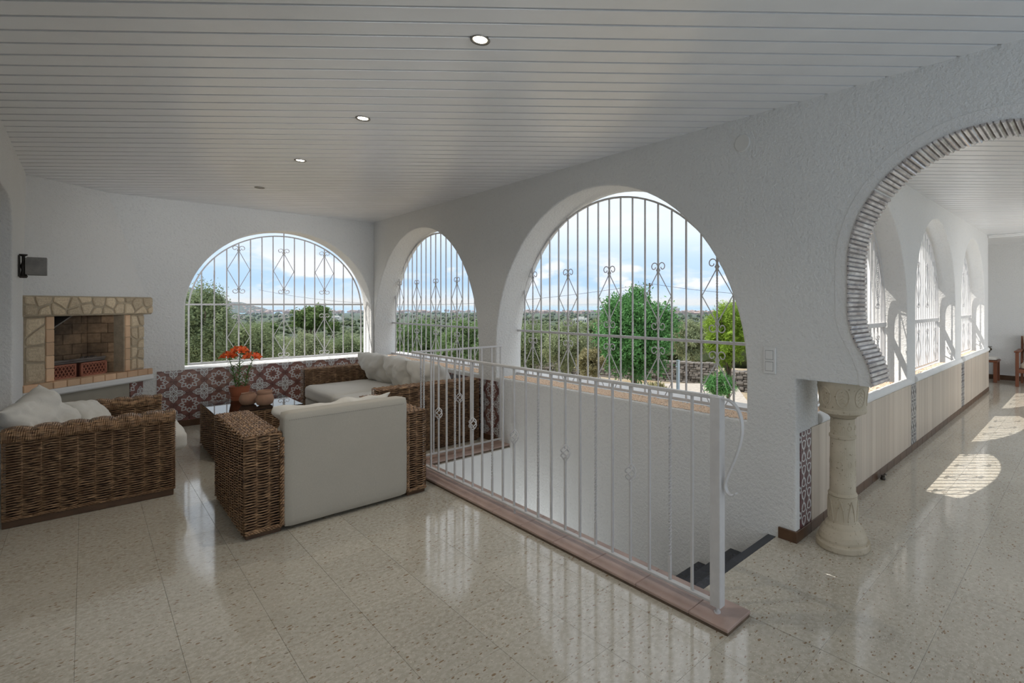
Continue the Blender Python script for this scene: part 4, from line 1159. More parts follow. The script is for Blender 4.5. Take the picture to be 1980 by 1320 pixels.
def pillow(w, h, t, n=34, wr=0.012, seed=0, folds=0.0, fdir=(1, 0.6)):
    """soft square cushion in the local XZ plane, thickness along Y"""
    vs = []; fs = []
    def pt(u, v, sg):
        e = (1 - abs(u) ** 3.2) ** 0.55 * (1 - abs(v) ** 3.2) ** 0.55 if abs(u) < 1 and abs(v) < 1 else 0
        x = u * w / 2 * (1 - 0.06 * (1 - v * v) * abs(u)); z = v * h / 2 * (1 - 0.06 * (1 - u * u) * abs(v))
        y = sg * t / 2 * e
        q_ = Vector((u * 2.2 + seed, v * 2.2, sg * 1.3))
        y += sg * e * wr * 2 * noise.noise(q_) + wr * 0.6 * e * noise.noise(Vector((u * 6 + seed, v * 5, sg)))
        if folds:
            ph = (u * fdir[0] + v * fdir[1]) * 9 + 2.5 * noise.noise(Vector((u * 2 + seed, v * 2, 5)))
            y += sg * folds * e * (abs(math.sin(ph)) ** 0.7 - 0.5)
        x += wr * 0.8 * noise.noise(Vector((v * 3, seed, 1))); z += wr * 0.8 * noise.noise(Vector((u * 3, seed, 4)))
        return (x, y, z)
    for sg in (-1, 1):
        for i in range(n + 1):
            for j in range(n + 1):
                u = math.sin((i / n - 0.5) * PI); v = math.sin((j / n - 0.5) * PI); vs.append(pt(u, v, sg))
    o_ = (n + 1) ** 2
    for sg in (0, 1):
        for i in range(n):
            for j in range(n):
                a = sg * o_ + i * (n + 1) + j; f = (a, a + 1, a + n + 2, a + n + 1); fs.append(f if sg else f[::-1])
    m = MB(); m.add(vs, fs); me = m.data('pillow', smooth=True, fix=False)
    bm = bmesh.new(); bm.from_mesh(me); bmesh.ops.remove_doubles(bm, verts=bm.verts, dist=0.0004); bmesh.ops.recalc_face_normals(bm, faces=bm.faces); bm.to_mesh(me); bm.free()
    me.polygons.foreach_set('use_smooth', [True] * len(me.polygons)); return me
def soft(name, me, mat, loc, rot, label=None, cat='cushion', parent=None, group=None, seam=None):
    me.materials.append(mat); o = bpy.data.objects.new(name, me); COL.objects.link(o)
    o.location = loc; o.rotation_euler = rot
    if parent: o.parent = parent
    if label: tag(o, label, cat, group)
    if seam:
        w, h = seam; m = MB(); P = []
        for i in range(64):
            a = 2 * PI * i / 64; c, s__ = math.cos(a), math.sin(a); k = 1 / max(abs(c), abs(s__)) * 0.93 + 0.07
            P.append((c * min(k, 1.25) * w / 2 * 0.985, 0, s__ * min(k, 1.25) * h / 2 * 0.985))
        m.tube(P, 0.0035, 5, closed=True); m.obj('piping', mat, o)
    return o

# --- armchair with its back to the camera
ox, oy = 1.238, 4.28
ac = thing('wicker_armchair', 'brown wicker armchair with a plain cream fabric back turned to the room', 'armchair', (ox, oy, 0), group='wicker seating')
woven_arm(ac, 0.66 - ox, 0.867 - ox, 3.79 - oy, 4.775 - oy, 0.03, 0.635, ['-x', '-y', 'top', '+y'], stake=0.069, seed=1)
woven_arm(ac, 1.663 - ox, 1.82 - ox, 3.79 - oy, 4.775 - oy, 0.03, 0.635, ['+x', '-y', 'top'], stake=0.08, seed=2)
m = MB(); m.cbox(0.675 - ox, 0.86 - ox, 3.80 - oy, 4.76 - oy, 0.0, 0.032, 0.003); m.obj('plinth', M_wood_dark, ac); m = MB(); m.cbox(1.67 - ox, 1.81 - ox, 3.80 - oy, 4.76 - oy, 0.0, 0.032, 0.003); m.obj('plinth', M_wood_dark, ac)
for x, xa, xb in ((0.862, 0.67, 0.86), (1.668, 1.672, 1.81)):
    m = MB(); rope(m, (x - ox, 3.784 - oy, 0.04), (x - ox, 3.784 - oy, 0.60), 0.009, 8)
    rope(m, (xa - ox, 3.784 - oy, 0.042), (xb - ox, 3.784 - oy, 0.042), 0.008, 4)
    m.obj('braided_trim', M_wick, ac, smooth=True, fix=False)
me = rbox(0.795, 0.13, 0.735, 0.028, 12, 0.0, 0.003, 2); me.materials.append(M_cloth2)
bk_ = bpy.data.objects.new('backrest', me); COL.objects.link(bk_); bk_.parent = ac; bk_.location = (1.265 - ox, 3.83 - oy, 0.388)
m = MB()
nst = 60
for i in range(nst):
    x = -0.37 + 0.74 * i / nst; m.cbox(x, x + 0.007, -0.068, -0.0655, 0.318, 0.3205, 0.0006)
o = m.obj('stitching', M_stitch, bk_); o['kind'] = 'stuff'
me = rbox(0.79, 0.80, 0.24, 0.02, 6); me.materials.append(M_cloth2); o = link('seat_base', me, None, ac, (1.265 - ox, 4.31 - oy, 0.17))
me = rbox(0.78, 0.84, 0.15, 0.045, 10, 0.02, 0.006, 5); me.materials.append(M_cloth); o = link('seat_cushion', me, None, ac, (1.265 - ox, 4.36 - oy, 0.365))
soft('back_cushion', pillow(0.78, 0.44, 0.22, wr=0.05, seed=4, folds=0.02), M_cloth, (1.262, 4.02, 0.54), (R(-10), 0, 0), 'crumpled off white back cushion inside the armchair turned to the room')

# --- armchair against the left wall
ox, oy = 0.05, 5.71
al = thing('wicker_armchair', 'dark brown wicker armchair against the left wall with a lobed woven rim', 'armchair', (ox, oy, 0), group='wicker seating')
woven_arm(al, -0.375 - ox, 0.472 - ox, 5.12 - oy, 5.31 - oy, 0.045, 0.612, ['-y', '+x', 'wrap'], stake=0.0847, seed=3)
woven_arm(al, -0.375 - ox, 0.472 - ox, 6.12 - oy, 6.29 - oy, 0.045, 0.612, ['-y', '+x', 'wrap'], stake=0.0847, seed=4)
m = MB(); m.cbox(-0.37 - ox, 0.462 - ox, 5.122 - oy, 5.30 - oy, 0.0, 0.047, 0.003); m.obj('plinth', M_wood_dark, al); m = MB(); m.cbox(-0.37 - ox, 0.462 - ox, 6.13 - oy, 6.28 - oy, 0.0, 0.047, 0.003); m.obj('plinth', M_wood_dark, al)
m = MB(); rope(m, (-0.37 - ox, 5.118 - oy, 0.055), (0.47 - ox, 5.118 - oy, 0.055), 0.006, 14); m.obj('braided_trim', M_wick, al, smooth=True, fix=False)
me = rbox(0.14, 0.78, 0.62, 0.03, 6); me.materials.append(M_cloth2); link('backrest', me, None, al, (-0.30 - ox, 5.71 - oy, 0.38))
me = rbox(0.80, 0.77, 0.22, 0.02, 6); me.materials.append(M_cloth2); link('seat_base', me, None, al, (0.10 - ox, 5.71 - oy, 0.16))
me = rbox(0.80, 0.78, 0.16, 0.05, 10, 0.02, 0.006, 8); me.materials.append(M_cloth); link('seat_cushion', me, None, al, (0.17 - ox, 5.71 - oy, 0.355))
soft('back_cushion', pillow(0.48, 0.46, 0.22, wr=0.03, seed=11, folds=0.016), M_cloth, (-0.21, 5.46, 0.60), (R(-24), R(-14), R(70)), 'large crumpled cream cushion in the armchair at the left wall')
soft('small_cushion', pillow(0.34, 0.30, 0.14, wr=0.015, seed=15), M_cloth, (0.03, 5.92, 0.55), (R(-38), R(8), R(60)), 'small off white cushion beside the large one in the left armchair')

# --- sofa along the right wall
ox, oy = 2.36, 6.08
sf = thing('wicker_sofa', 'brown wicker sofa with off white cushions along the wall under the arched window', 'sofa', (ox, oy, 0), group='wicker seating')
woven_arm(sf, 1.86 - ox, 2.90 - ox, 4.82 - oy, 5.01 - oy, 0.02, 0.655, ['-y', '-x', 'top'], stake=0.095, seed=5, top='x', name='armrest')
woven_arm(sf, 1.86 - ox, 2.90 - ox, 7.12 - oy, 7.31 - oy, 0.02, 0.645, ['-y', '-x', 'top'], stake=0.0866, seed=6, top='x', name='armrest')
m = MB(); m.box(2.74 - ox, 2.90 - ox, 5.01 - oy, 7.12 - oy, 0.05, 0.64); m.obj('backrest', M_core, sf)
for y0, y1, sd in ((5.015, 6.06, 21), (6.07, 7.115, 23)):
    me = rbox(0.86, y1 - y0, 0.16, 0.05, 12, 0.015, 0.008, sd); me.materials.append(M_cloth); link('seat_cushion', me, None, sf, (2.275 - ox, (y0 + y1) / 2 - oy, 0.375))
me = rbox(0.88, 2.10, 0.26, 0.015, 6); me.materials.append(M_cloth2); link('seat_base', me, None, sf, (2.30 - ox, 6.065 - oy, 0.165))
m = MB(); m.cbox(1.88 - ox, 2.88 - ox, 4.83 - oy, 5.0 - oy, 0, 0.022, 0.003); m.obj('plinth', M_wood_dark, sf); m = MB(); m.cbox(1.88 - ox, 2.88 - ox, 7.13 - oy, 7.30 - oy, 0, 0.022, 0.003); m.obj('plinth', M_wood_dark, sf)
for i, (y, sd, lab, fx, hh, tz) in enumerate(((6.73, 31, 'creased off white sofa cushion at the far end beside the far armrest', 0.014, 0.44, 30), (6.02, 35, 'pleated off white sofa cushion in the middle of the sofa', 0.018, 0.44, 28), (5.34, 39, 'smooth off white sofa cushion at the near end behind the railing', 0.004, 0.42, 24))):
    soft('back_cushion', pillow(0.72, hh, 0.24, wr=0.02, seed=sd, folds=fx, fdir=(1, 0.7)), M_cloth, (2.60, y, 0.625), (R(-tz), 0, R(90 + (4, -3, 2)[i])), lab, group='sofa back cushions')

# --- coffee table
ox, oy = 1.165, 6.315
ct = thing('coffee_table', 'low square wicker coffee table with a glass top', 'coffee table', (ox, oy, 0))
body = woven_arm(ct, 0.815 - ox, 1.515 - ox, 5.87 - oy, 6.76 - oy, 0.015, 0.428, ['-x', '-y'], stake=0.06, seed=7, name='body', pitch=0.0095)
m = MB(); weave(m, (0.825 - ox, 5.88 - oy, 0.424), (0, 1, 0), (1, 0, 0), (0, 0, 1), 0.87, 0.68, 0.013, 0.03, 0.0045, 0.001, seed=9); o = m.obj('woven_top', M_wick, ct, smooth=True, fix=False); o['kind'] = 'stuff'
mg = bpy.data.materials.new('clear table glass'); mg.use_nodes = True; nt = mg.node_tree; nt.nodes.clear()
o_ = nt.nodes.new('ShaderNodeOutputMaterial'); gl = nt.nodes.new('ShaderNodeBsdfGlossy'); gl.inputs['Roughness'].default_value = 0.01
tr = nt.nodes.new('ShaderNodeBsdfTransparent'); tr.inputs[0].default_value = (0.80, 0.86, 0.85, 1); fr = nt.nodes.new('ShaderNodeFresnel'); fr.inputs[0].default_value = 1.65
ms = nt.nodes.new('ShaderNodeMixShader'); nt.links.new(fr.outputs[0], ms.inputs[0]); nt.links.new(tr.outputs[0], ms.inputs[1]); nt.links.new(gl.outputs[0], ms.inputs[2]); nt.links.new(ms.outputs[0], o_.inputs[0])
m = MB(); m.cbox(0.812 - ox, 1.518 - ox, 5.867 - oy, 6.763 - oy, 0.4325, 0.440, 0.001); m.obj('glass_top', mg, ct)
m = MB(); m.cbox(0.83 - ox, 1.50 - ox, 5.88 - oy, 6.75 - oy, 0.0, 0.016, 0.003); m.obj('plinth', M_wood_dark, ct)

# --- pots and lily
M_pot = simple('orange plastic pot', (0.36, 0.11, 0.05), 0.5, var=0.15)
M_soil = simple('dark potting soil', (0.05, 0.035, 0.025), 0.95, bs=0.6, bscale=60)
M_terra = simple('matt terracotta', (0.42, 0.245, 0.165), 0.85, var=0.18, scale=9, bs=0.15)
M_leaf = simple('green lily leaves', (0.14, 0.30, 0.05), 0.5, var=0.4, scale=20)
M_stem = simple('lily stems', (0.12, 0.20, 0.06), 0.6)
M_petal = simple('orange red petals', (0.90, 0.17, 0.03), 0.5, col2=(0.80, 0.10, 0.02), scale=20)
lily = thing('potted_lily', 'orange lilies in a terracotta coloured pot on the coffee table', 'potted plant', (1.12, 6.60, 0.4405))
m = MB(); m.lathe([(0.0, 0.0), (0.072, 0.0), (0.074, 0.004), (0.078, 0.03), (0.080, 0.034), (0.074, 0.036), (0.078, 0.05), (0.094, 0.142), (0.098, 0.146), (0.098, 0.150), (0.091, 0.150), (0.088, 0.13), (0.0, 0.128)], 32); m.obj('pot', M_pot, lily, smooth=False)
m = MB(); m.lathe([(0.0, 0.131), (0.088, 0.129), (0.088, 0.127)], 20); m.obj('soil', M_soil, lily)
def leafm(m, base, d, L, w, droop):
    d = Vector(d).normalized(); side = d.cross(Vector((0, 0, 1))).normalized()
    vs = []; n = 5
    for i in range(n + 1):
        t = i / n; p = Vector(base) + d * (L * t) + Vector((0, 0, -droop * t * t)); ww = w * math.sin(PI * (0.12 + 0.88 * t)) ** 0.8
        vs += [p + side * ww, p + Vector((0, 0, -ww * 0.3)), p - side * ww]
    m.add(vs, [f for i in range(n) for f in ((3 * i, 3 * i + 1, 3 * i + 4, 3 * i + 3), (3 * i + 1, 3 * i + 2, 3 * i + 5, 3 * i + 4))])
rr = random.Random(4)
stems = MB()
# camera-right direction in world
RV = Vector((math.sin(th_), -math.cos(th_), 0)); FV = Vector((math.cos(th_), math.sin(th_), 0))
heads = [(-0.155, 0.03, 0.455), (0.005, 0.0, 0.515), (0.175, -0.02, 0.450)]
bases = [(-0.045, 0.01, 0.13), (0.0, -0.01, 0.13), (0.055, 0.0, 0.13)]
leaves_all = []
for hi, ((hx, hy, hz), (bx, by, bz)) in enumerate(zip(heads, bases)):
    B = RV * bx + FV * by + Vector((0, 0, bz)); H = RV * (hx * 0.85) + FV * hy + Vector((0, 0, hz - 0.035))
    ctl = B + (H - B) * 0.5 + RV * (-(hx - bx) * 0.2)
    pts = [B * (1 - t) ** 2 + ctl * 2 * t * (1 - t) + H * t * t for t in [i / 12 for i in range(13)]]
    sm_ = MB(); sm_.tube(pts, lambda t: 0.0052 - 0.002 * t, 6); sm_.obj('stem', M_stem, lily, smooth=True)
    lm = MB()
    for i in range(52):
        t = 0.03 + 0.92 * i / 52; k = min(11, int(t * 12)); p = pts[k].lerp(pts[k + 1], t * 12 - k)
        a = i * 2.4 + rr.uniform(-.3, .3); L = (0.085 if t < 0.75 else 0.055) * rr.uniform(.8, 1.2)
        leafm(lm, p, (math.cos(a), math.sin(a), rr.uniform(0.55, 1.1) if t < 0.7 else rr.uniform(0.1, .6)), L, 0.0062, 0.022)
    o = lm.obj('leaves', M_leaf, lily, fix=False); o['kind'] = 'stuff'
    nf = (4, 5, 4)[hi]
    for f in range(nf):
        a = f * 2 * PI / nf + hi; c = H + Vector((math.cos(a) * 0.035, math.sin(a) * 0.035, 0.022 + 0.01 * rr.random()))
        stems.tube([H, c], 0.003, 5)
        ax = Vector((math.cos(a) * 0.8, math.sin(a) * 0.8, 0.7)).normalized()
        sd_ = ax.orthogonal().normalized(); sd2 = ax.cross(sd_)
        fm = MB()
        for k in range(6):
            b_ = k * PI / 3; out = sd_ * math.cos(b_) + sd2 * math.sin(b_); tang = ax.cross(out)
            vs = []; n = 6
            for i in range(n + 1):
                t = i / n; rad = 0.006 + 0.050 * t ** 1.2; up = 0.042 * math.sin(t * 2.0); w_ = 0.0145 * math.sin(PI * (0.06 + 0.94 * t)) ** 0.7
                p = c + out * rad + ax * up
                vs += [p + tang * w_, p - ax * 0.002, p - tang * w_]
            fm.add(vs, [q_ for i in range(n) for q_ in ((3 * i, 3 * i + 1, 3 * i + 4, 3 * i + 3), (3 * i + 1, 3 * i + 2, 3 * i + 5, 3 * i + 4))])
        fl_ = fm.obj('flower', M_petal, lily, smooth=True, fix=False)
        st2 = MB()
        for k in range(5):
            b_ = k * 2 * PI / 5; st2.tube([c, c + ax * 0.03 + (sd_ * math.cos(b_) + sd2 * math.sin(b_)) * 0.012], 0.0012, 4)
        st2.obj('stamens', M_soil, fl_)
stems.obj('flower_stalks', M_stem, lily)
def jar(label, loc, prof):
    t = thing('clay_pot', label, 'pot', loc, group='terracotta pots on the coffee table')
    m = MB(); m.lathe(prof, 36); m.obj('bowl', M_terra, t, smooth=True); return t
jar('small round terracotta pot on the coffee table, left and lower of two', (1.128, 6.225, 0.4405), [(0.0, 0.0), (0.045, 0.0), (0.062, 0.012), (0.076, 0.04), (0.078, 0.062), (0.070, 0.09), (0.060, 0.105), (0.057, 0.112), (0.060, 0.118), (0.055, 0.118), (0.052, 0.108), (0.06, 0.09), (0.068, 0.06), (0.05, 0.012), (0.0, 0.01)])
jar('taller round terracotta pot with double rim, right of the pair on the coffee table', (1.235, 6.075, 0.4405), [(0.0, 0.0), (0.045, 0.0), (0.064, 0.012), (0.076, 0.04), (0.077, 0.07), (0.068, 0.10), (0.060, 0.108), (0.060, 0.112), (0.066, 0.122), (0.066, 0.136), (0.062, 0.141), (0.063, 0.148), (0.057, 0.148), (0.055, 0.13), (0.065, 0.07), (0.05, 0.014), (0.0, 0.01)])

# ------------------------------------------------------------------ far end of the corridor
M_redwood = simple('reddish wood', (0.22, 0.075, 0.035), 0.45, var=0.3, scale=12, stretch=(1, 1, 0.2))
M_cush = fabric('beige seat pad', (0.52, 0.45, 0.36))
wc = thing('wooden_armchair', 'reddish wooden armchair with beige cushions at the end wall of the corridor', 'armchair', (11.55, 0.74, 0))
for sy in (-1, 1):
    m = MB(); m.cbox(-0.31, -0.26, sy * 0.29 - 0.025, sy * 0.29 + 0.025, 0, 0.60, 0.004); m.obj('leg', M_redwood, wc)
    m = MB(); m.tube([(0.28, sy * 0.27, 0), (0.26, sy * 0.27, 0.4), (0.36, sy * 0.27, 0.86)], 0.027, 4, phase=PI / 4); m.obj('leg', M_redwood, wc)
    m = MB(); m.cbox(-0.35, 0.34, sy * 0.29 - 0.04, sy * 0.29 + 0.04, 0.60, 0.628, 0.006); m.obj('armrest', M_redwood, wc)
m = MB(); m.cbox(-0.30, 0.28, -0.28, 0.28, 0.24, 0.31, 0.004); m.obj('seat_frame', M_redwood, wc)
for z in (0.45, 0.60, 0.75, 0.84):
    m = MB(); x = 0.27 + (z - 0.4) * 0.2; m.cbox(x, x + 0.022, -0.25, 0.25, z - 0.03, z + 0.03, 0.003); m.obj('back_slat', M_redwood, wc)
soft('seat_cushion', rbox(0.52, 0.50, 0.10, 0.04, 8, 0.01, 0.004, 3), M_cush, (11.52, 0.74, 0.363), (0, 0, 0), 'beige seat cushion on the wooden armchair', 'cushion')
soft('back_cushion', pillow(0.50, 0.46, 0.13, 24, 0.01, 6), M_cush, (11.73, 0.74, 0.66), (R(-14), 0, R(90)), 'beige back cushion on the wooden armchair', 'cushion')
so = thing('low_stool', 'dark red wooden low stool in the corner beyond the corridor wall', 'stool', (11.75, 1.55, 0))
for sx in (-1, 1):
    for sy in (-1, 1):
        m = MB(); m.cbox(sx * 0.17 - 0.028, sx * 0.17 + 0.028, sy * 0.17 - 0.028, sy * 0.17 + 0.028, 0, 0.37, 0.004); m.obj('leg', M_redwood, so)
m = MB(); m.cbox(-0.21, 0.21, -0.21, 0.21, 0.37, 0.405, 0.006); m.obj('seat', M_redwood, so)
m = MB(); m.cbox(-0.18, 0.18, -0.012, 0.012, 0.12, 0.16, 0.003); m.obj('stretcher', M_redwood, so)
soft('stool_pad', rbox(0.38, 0.38, 0.05, 0.022, 6, 0.006, 0.004, 9), M_cloth, (11.75, 1.55, 0.432), (0, 0, 0), 'thin pale pad lying on the low red stool', 'cushion')
M_brass = simple('dull dark brass', (0.10, 0.08, 0.05), 0.4, metal=0.7)
fa = thing('wall_faucet', 'small dark brass garden faucet on the end wall above the stool', 'faucet', (12.1, 1.52, 0.575))
m = MB(); m.lathe([(0.0, 0), (0.028, 0), (0.028, 0.006), (0.012, 0.008)], 14); me = m.data('flange'); me.transform(Matrix.Rotation(-PI / 2, 4, 'Y')); link('flange', me, M_brass, fa)
m = MB(); m.tube([(0, 0, 0), (-0.07, 0, 0), (-0.10, 0, -0.008), (-0.115, 0, -0.03), (-0.116, 0, -0.055)], 0.012, 8); m.tube([(-0.05, 0, 0), (-0.05, 0, 0.045)], 0.008, 8); m.obj('spout', M_brass, fa)
m = MB(); m.cbox(-0.062, -0.038, -0.035, 0.035, 0.045, 0.056, 0.003); m.obj('handle', M_brass, fa)
ds = thing('door_stop', 'small dark stopper on the floor against the corridor skirting', 'door stop', (4.53, 1.292, 0))
m = MB(); m.lathe([(0, 0), (0.018, 0), (0.020, 0.01), (0.014, 0.024), (0.016, 0.036), (0.0, 0.04)], 14); m.obj('stop', M_lampmetal, ds)
m = MB(); m.tube([(0.0, 0, 0.03), (0.02, -0.01, 0.045), (0.045, -0.012, 0.03)], 0.005, 6); m.obj('hook', M_lampmetal, ds)
tp = thing('small_tap', 'small dark metal tap lying on the parapet edge just behind the carved column', 'tap', (3.50, 1.325, 0.738))
m = MB(); m.tube([(-0.05, 0, 0), (0.0, 0, 0.004), (0.045, 0, 0.0), (0.05, 0, -0.008)], 0.010, 8); m.obj('body', M_brass, tp)
m = MB(); m.cbox(-0.012, 0.012, -0.02, 0.02, 0.010, 0.02, 0.002); m.obj('handle', M_brass, tp)

# ------------------------------------------------------------------ outside
b = MB(); b.cbox(XW + T, XW + T + 0.34, 1.66, 8.5, 0.60, 0.66, 0.01); tag(b.obj('ledge', M_outer), 'white outer ledge below the large arched windows', 'ledge')
b = MB(); b.cbox(XL - T, XW + T, YW + T, YW + T + 0.12, 0.62, 0.68, 0.01); tag(b.obj('ledge', M_outer), 'white outer ledge below the far arched window', 'ledge')
def gz(r):
    pts = [(0, -2.7), (30, -2.75), (45, -4.0), (70, -7), (120, -11), (250, -18), (600, -28), (1500, -41), (3000, -48), (3600, -50.5), (4200, -60), (90000, -60)]
    for (a, za), (c, zc) in zip(pts, pts[1:]):
        if r <= c: return za + (zc - za) * (r - a) / (c - a)
    return -60
def at(px, d, z=0.0):
    l = (px - 1200) / F_PX * d
    return Vector((d * math.cos(th_) + l * math.sin(th_), d * math.sin(th_) - l * math.cos(th_), z))
def ground_mat():
    m, nt, b = new_mat('dry grassy ground')
    g = nt.nodes.new('ShaderNodeNewGeometry').outputs['Position']
    n1 = tex_noise(nt, g, 0.35, 4, 0.6); n2 = tex_noise(nt, g, 6, 4, 0.7); n3 = tex_noise(nt, g, 0.006, 4, 0.6, (1, 1, 0)); n4 = tex_noise(nt, g, 0.05, 5, 0.7)
    c = mixc(nt, rampv(nt, n1, 0.42, 0.58), (0.30, 0.22, 0.13), (0.36, 0.31, 0.25))
    c = mixc(nt, rampv(nt, n2, 0.5, 0.7), c, (0.16, 0.18, 0.07))
    far = mixc(nt, rampv(nt, n3, 0.45, 0.56), (0.020, 0.036, 0.020), (0.06, 0.105, 0.035))
    far = mixc(nt, rampv(nt, n4, 0.4, 0.6), far, (0.025, 0.036, 0.02))
    vl = nt.nodes.new('ShaderNodeVectorMath'); vl.operation = 'LENGTH'; nt.links.new(g, vl.inputs[0])
    f = ((X(nt, vl.outputs['Value']) - 45.0) / 40.0).mx(0.0).mn(1.0)
    nt.links.new(mixc(nt, f, c, far), b.inputs['Base Color']); b.inputs['Roughness'].default_value = 0.95
    return m
m = MB(); rad = [2.5 * (1.145 ** i) for i in range(57)]; na = 76
vs = []
for r in rad:
    for k in range(na + 1):
        a = R(-60 + 220 * k / na); x, y = r * math.cos(a), r * math.sin(a)
        vs.append((x, y, gz(r) + (noise.noise(Vector((x * 0.08, y * 0.08, 0))) * min(1.2, r * 0.012))))
m.add(vs, [(i * (na + 1) + k, i * (na + 1) + k + 1, (i + 1) * (na + 1) + k + 1, (i + 1) * (na + 1) + k) for i in range(len(rad) - 1) for k in range(na)])
tag(m.obj('terrain', ground_mat(), smooth=True), kind='structure')
def sea_mat():
    m, nt, b = new_mat('blue sea'); g = nt.nodes.new('ShaderNodeNewGeometry').outputs['Position']
    n = tex_noise(nt, g, 0.0008, 3, 0.6)
    nt.links.new(mixc(nt, rampv(nt, n, 0.4, 0.6), (0.14, 0.27, 0.42), (0.17, 0.31, 0.46)), b.inputs['Base Color']); b.inputs['Roughness'].default_value = 0.5
    return m
m = MB(); rad = [3300, 5000, 9000, 20000, 60000]
vs = [(r * math.cos(R(-60 + 220 * k / 40)), r * math.sin(R(-60 + 220 * k / 40)), -50) for r in rad for k in range(41)]
m.add(vs, [(i * 41 + k, i * 41 + k + 1, (i + 1) * 41 + k + 1, (i + 1) * 41 + k) for i in range(4) for k in range(40)])
tag(m.obj('sea', sea_mat()), kind='structure')
# headland on the left, far coast on the horizon
M_hill = simple('wooded hillside', (0.025, 0.045, 0.035), 0.95, kind='Generated', scale=40, col2=(0.05, 0.065, 0.05))
def ridge(name, prof, d0, dd, label):
    m = MB(); NX = 120; ND = 14
    vs = []
    for i in range(NX + 1):
        px = prof[0][0] + (prof[-1][0] - prof[0][0]) * i / NX
        for (a, ya), (c, yc) in zip(prof, prof[1:]):
            if px <= c + 1e-6: yy = ya + (yc - ya) * (px - a) / (c - a); break
        zt = 1.45 + (588 - yy) * d0 / F_PX
        for k in range(ND + 1):
            d = d0 + dd * (k / ND * 2 - 1); w_ = 1 - (abs(k / ND * 2 - 1)) ** 1.5
            z = -62 + (zt + 62) * w_; p = at(px, d, 0)
            z += noise.noise(Vector((p.x * 0.004, p.y * 0.004, 1))) * 14 * w_ * (1 - w_) * 2 + noise.noise(Vector((p.x * 0.02, p.y * 0.02, 1))) * 3 * (w_ > 0.05)
            vs.append((p.x, p.y, z))
    m.add(vs, [(i * (ND + 1) + k, (i + 1) * (ND + 1) + k, (i + 1) * (ND + 1) + k + 1, i * (ND + 1) + k + 1) for i in range(NX) for k in range(ND)])
    o = m.obj(name, M_hill, smooth=True); tag(o, label, 'hill', kind='structure'); return o
hill = ridge('headland_hill', [(150, 500), (300, 537), (358, 553), (393, 562), (425, 571), (440, 580), (448, 584), (466, 584), (481, 588), (509, 595), (530, 603), (560, 610)], 3600, 700, 'wooded headland sloping down to the sea')
ridge('far_coast_hill', [(1040, 591), (1110, 587.5), (1150, 586.6), (1200, 588), (1300, 590.5)], 24000, 1500, 'faint far coast across the bay')
M_house = simple('pale far houses', (0.36, 0.31, 0.29), 0.9, kind='Generated', scale=90, col2=(0.25, 0.155, 0.13))
def houses(name, spots, label):
    m = MB()
    for p, s, hgt in spots:
        A = Matrix.Translation(p) @ Matrix.Rotation(rng.uniform(0, 3), 4, 'Z'); m.box(-s / 2, s / 2, -s * 0.35, s * 0.35, -6, hgt, M=A)
        m.add([A @ Vector(q_) for q_ in ((-s / 2, -s * .38, hgt), (s / 2, -s * .38, hgt), (s / 2, s * .38, hgt), (-s / 2, s * .38, hgt), (-s / 2, 0, hgt + s * .18), (s / 2, 0, hgt + s * .18))], [(0, 1, 5, 4), (2, 3, 4, 5), (0, 4, 3), (1, 2, 5)])
    o = m.obj(name, M_house); tag(o, label, 'houses', kind='stuff')
sp = []
for i in range(190):
    px = rng.uniform(330, 540); prof = [(300, 537), (358, 553), (393, 562), (425, 571), (448, 584), (481, 588), (530, 603), (561, 611)]
    for (a, ya), (c, yc) in zip(prof, prof[1:]):
        if px <= c: yy = ya + (yc - ya) * (px - a) / (c - a); break
    zt = 1.45 + (588 - yy) * 3600 / F_PX; k = rng.uniform(0.02, 0.75) ** 0.7
    w_ = 1 - (1 - k) ** 1.5; d = 3600 - 700 * (1 - k)
    sp.append((at(px, d, -62 + (zt + 62) * w_), rng.uniform(7, 13), rng.uniform(4, 7)))
houses('hillside_houses', sp, 'pale houses scattered over the headland')
sp = []
for (a, c, n, d0, d1) in ((480, 720, 110, 2600, 3500), (1000, 1200, 100, 2500, 3500), (1270, 1440, 90, 2300, 3500), (760, 930, 50, 2700, 3500)):
    for i in range(n):
        d = rng.uniform(d0, d1); sp.append((at(rng.uniform(a, c), d, gz(d)), rng.uniform(12, 26), rng.uniform(5, 13)))
houses('seaside_town', sp, 'distant town of pinkish and white houses by the sea')
M_white_far = simple('white far building', (0.75, 0.74, 0.72), 0.8)
def building(label, px, d, w, hgt, z):
    t = thing('far_building', label, 'building', at(px, d, z), th_ - PI / 2)
    m = MB(); m.box(-w / 2, w / 2, -w * 0.2, w * 0.2, -3, hgt); m.box(-w * 0.2, w * 0.25, -w * 0.15, w * 0.15, hgt, hgt * 1.35); m.obj('wall', M_white_far, t)
    for i in range(6):
        m = MB(); x = -w * 0.42 + w * 0.15 * i; m.box(x, x + w * 0.07, -w * 0.21, -w * 0.19, hgt * 0.35, hgt * 0.7); m.obj('window', M_slate, t)
building('white building low on the plain left of the ash tree', 1122, 900, 26, 9, -33)
building('white tower block in the town right of the ash tree', 1306, 3000, 50, 28, -48)
building('small white building in the plain right of the round pine', 650, 1400, 26, 7, -40)

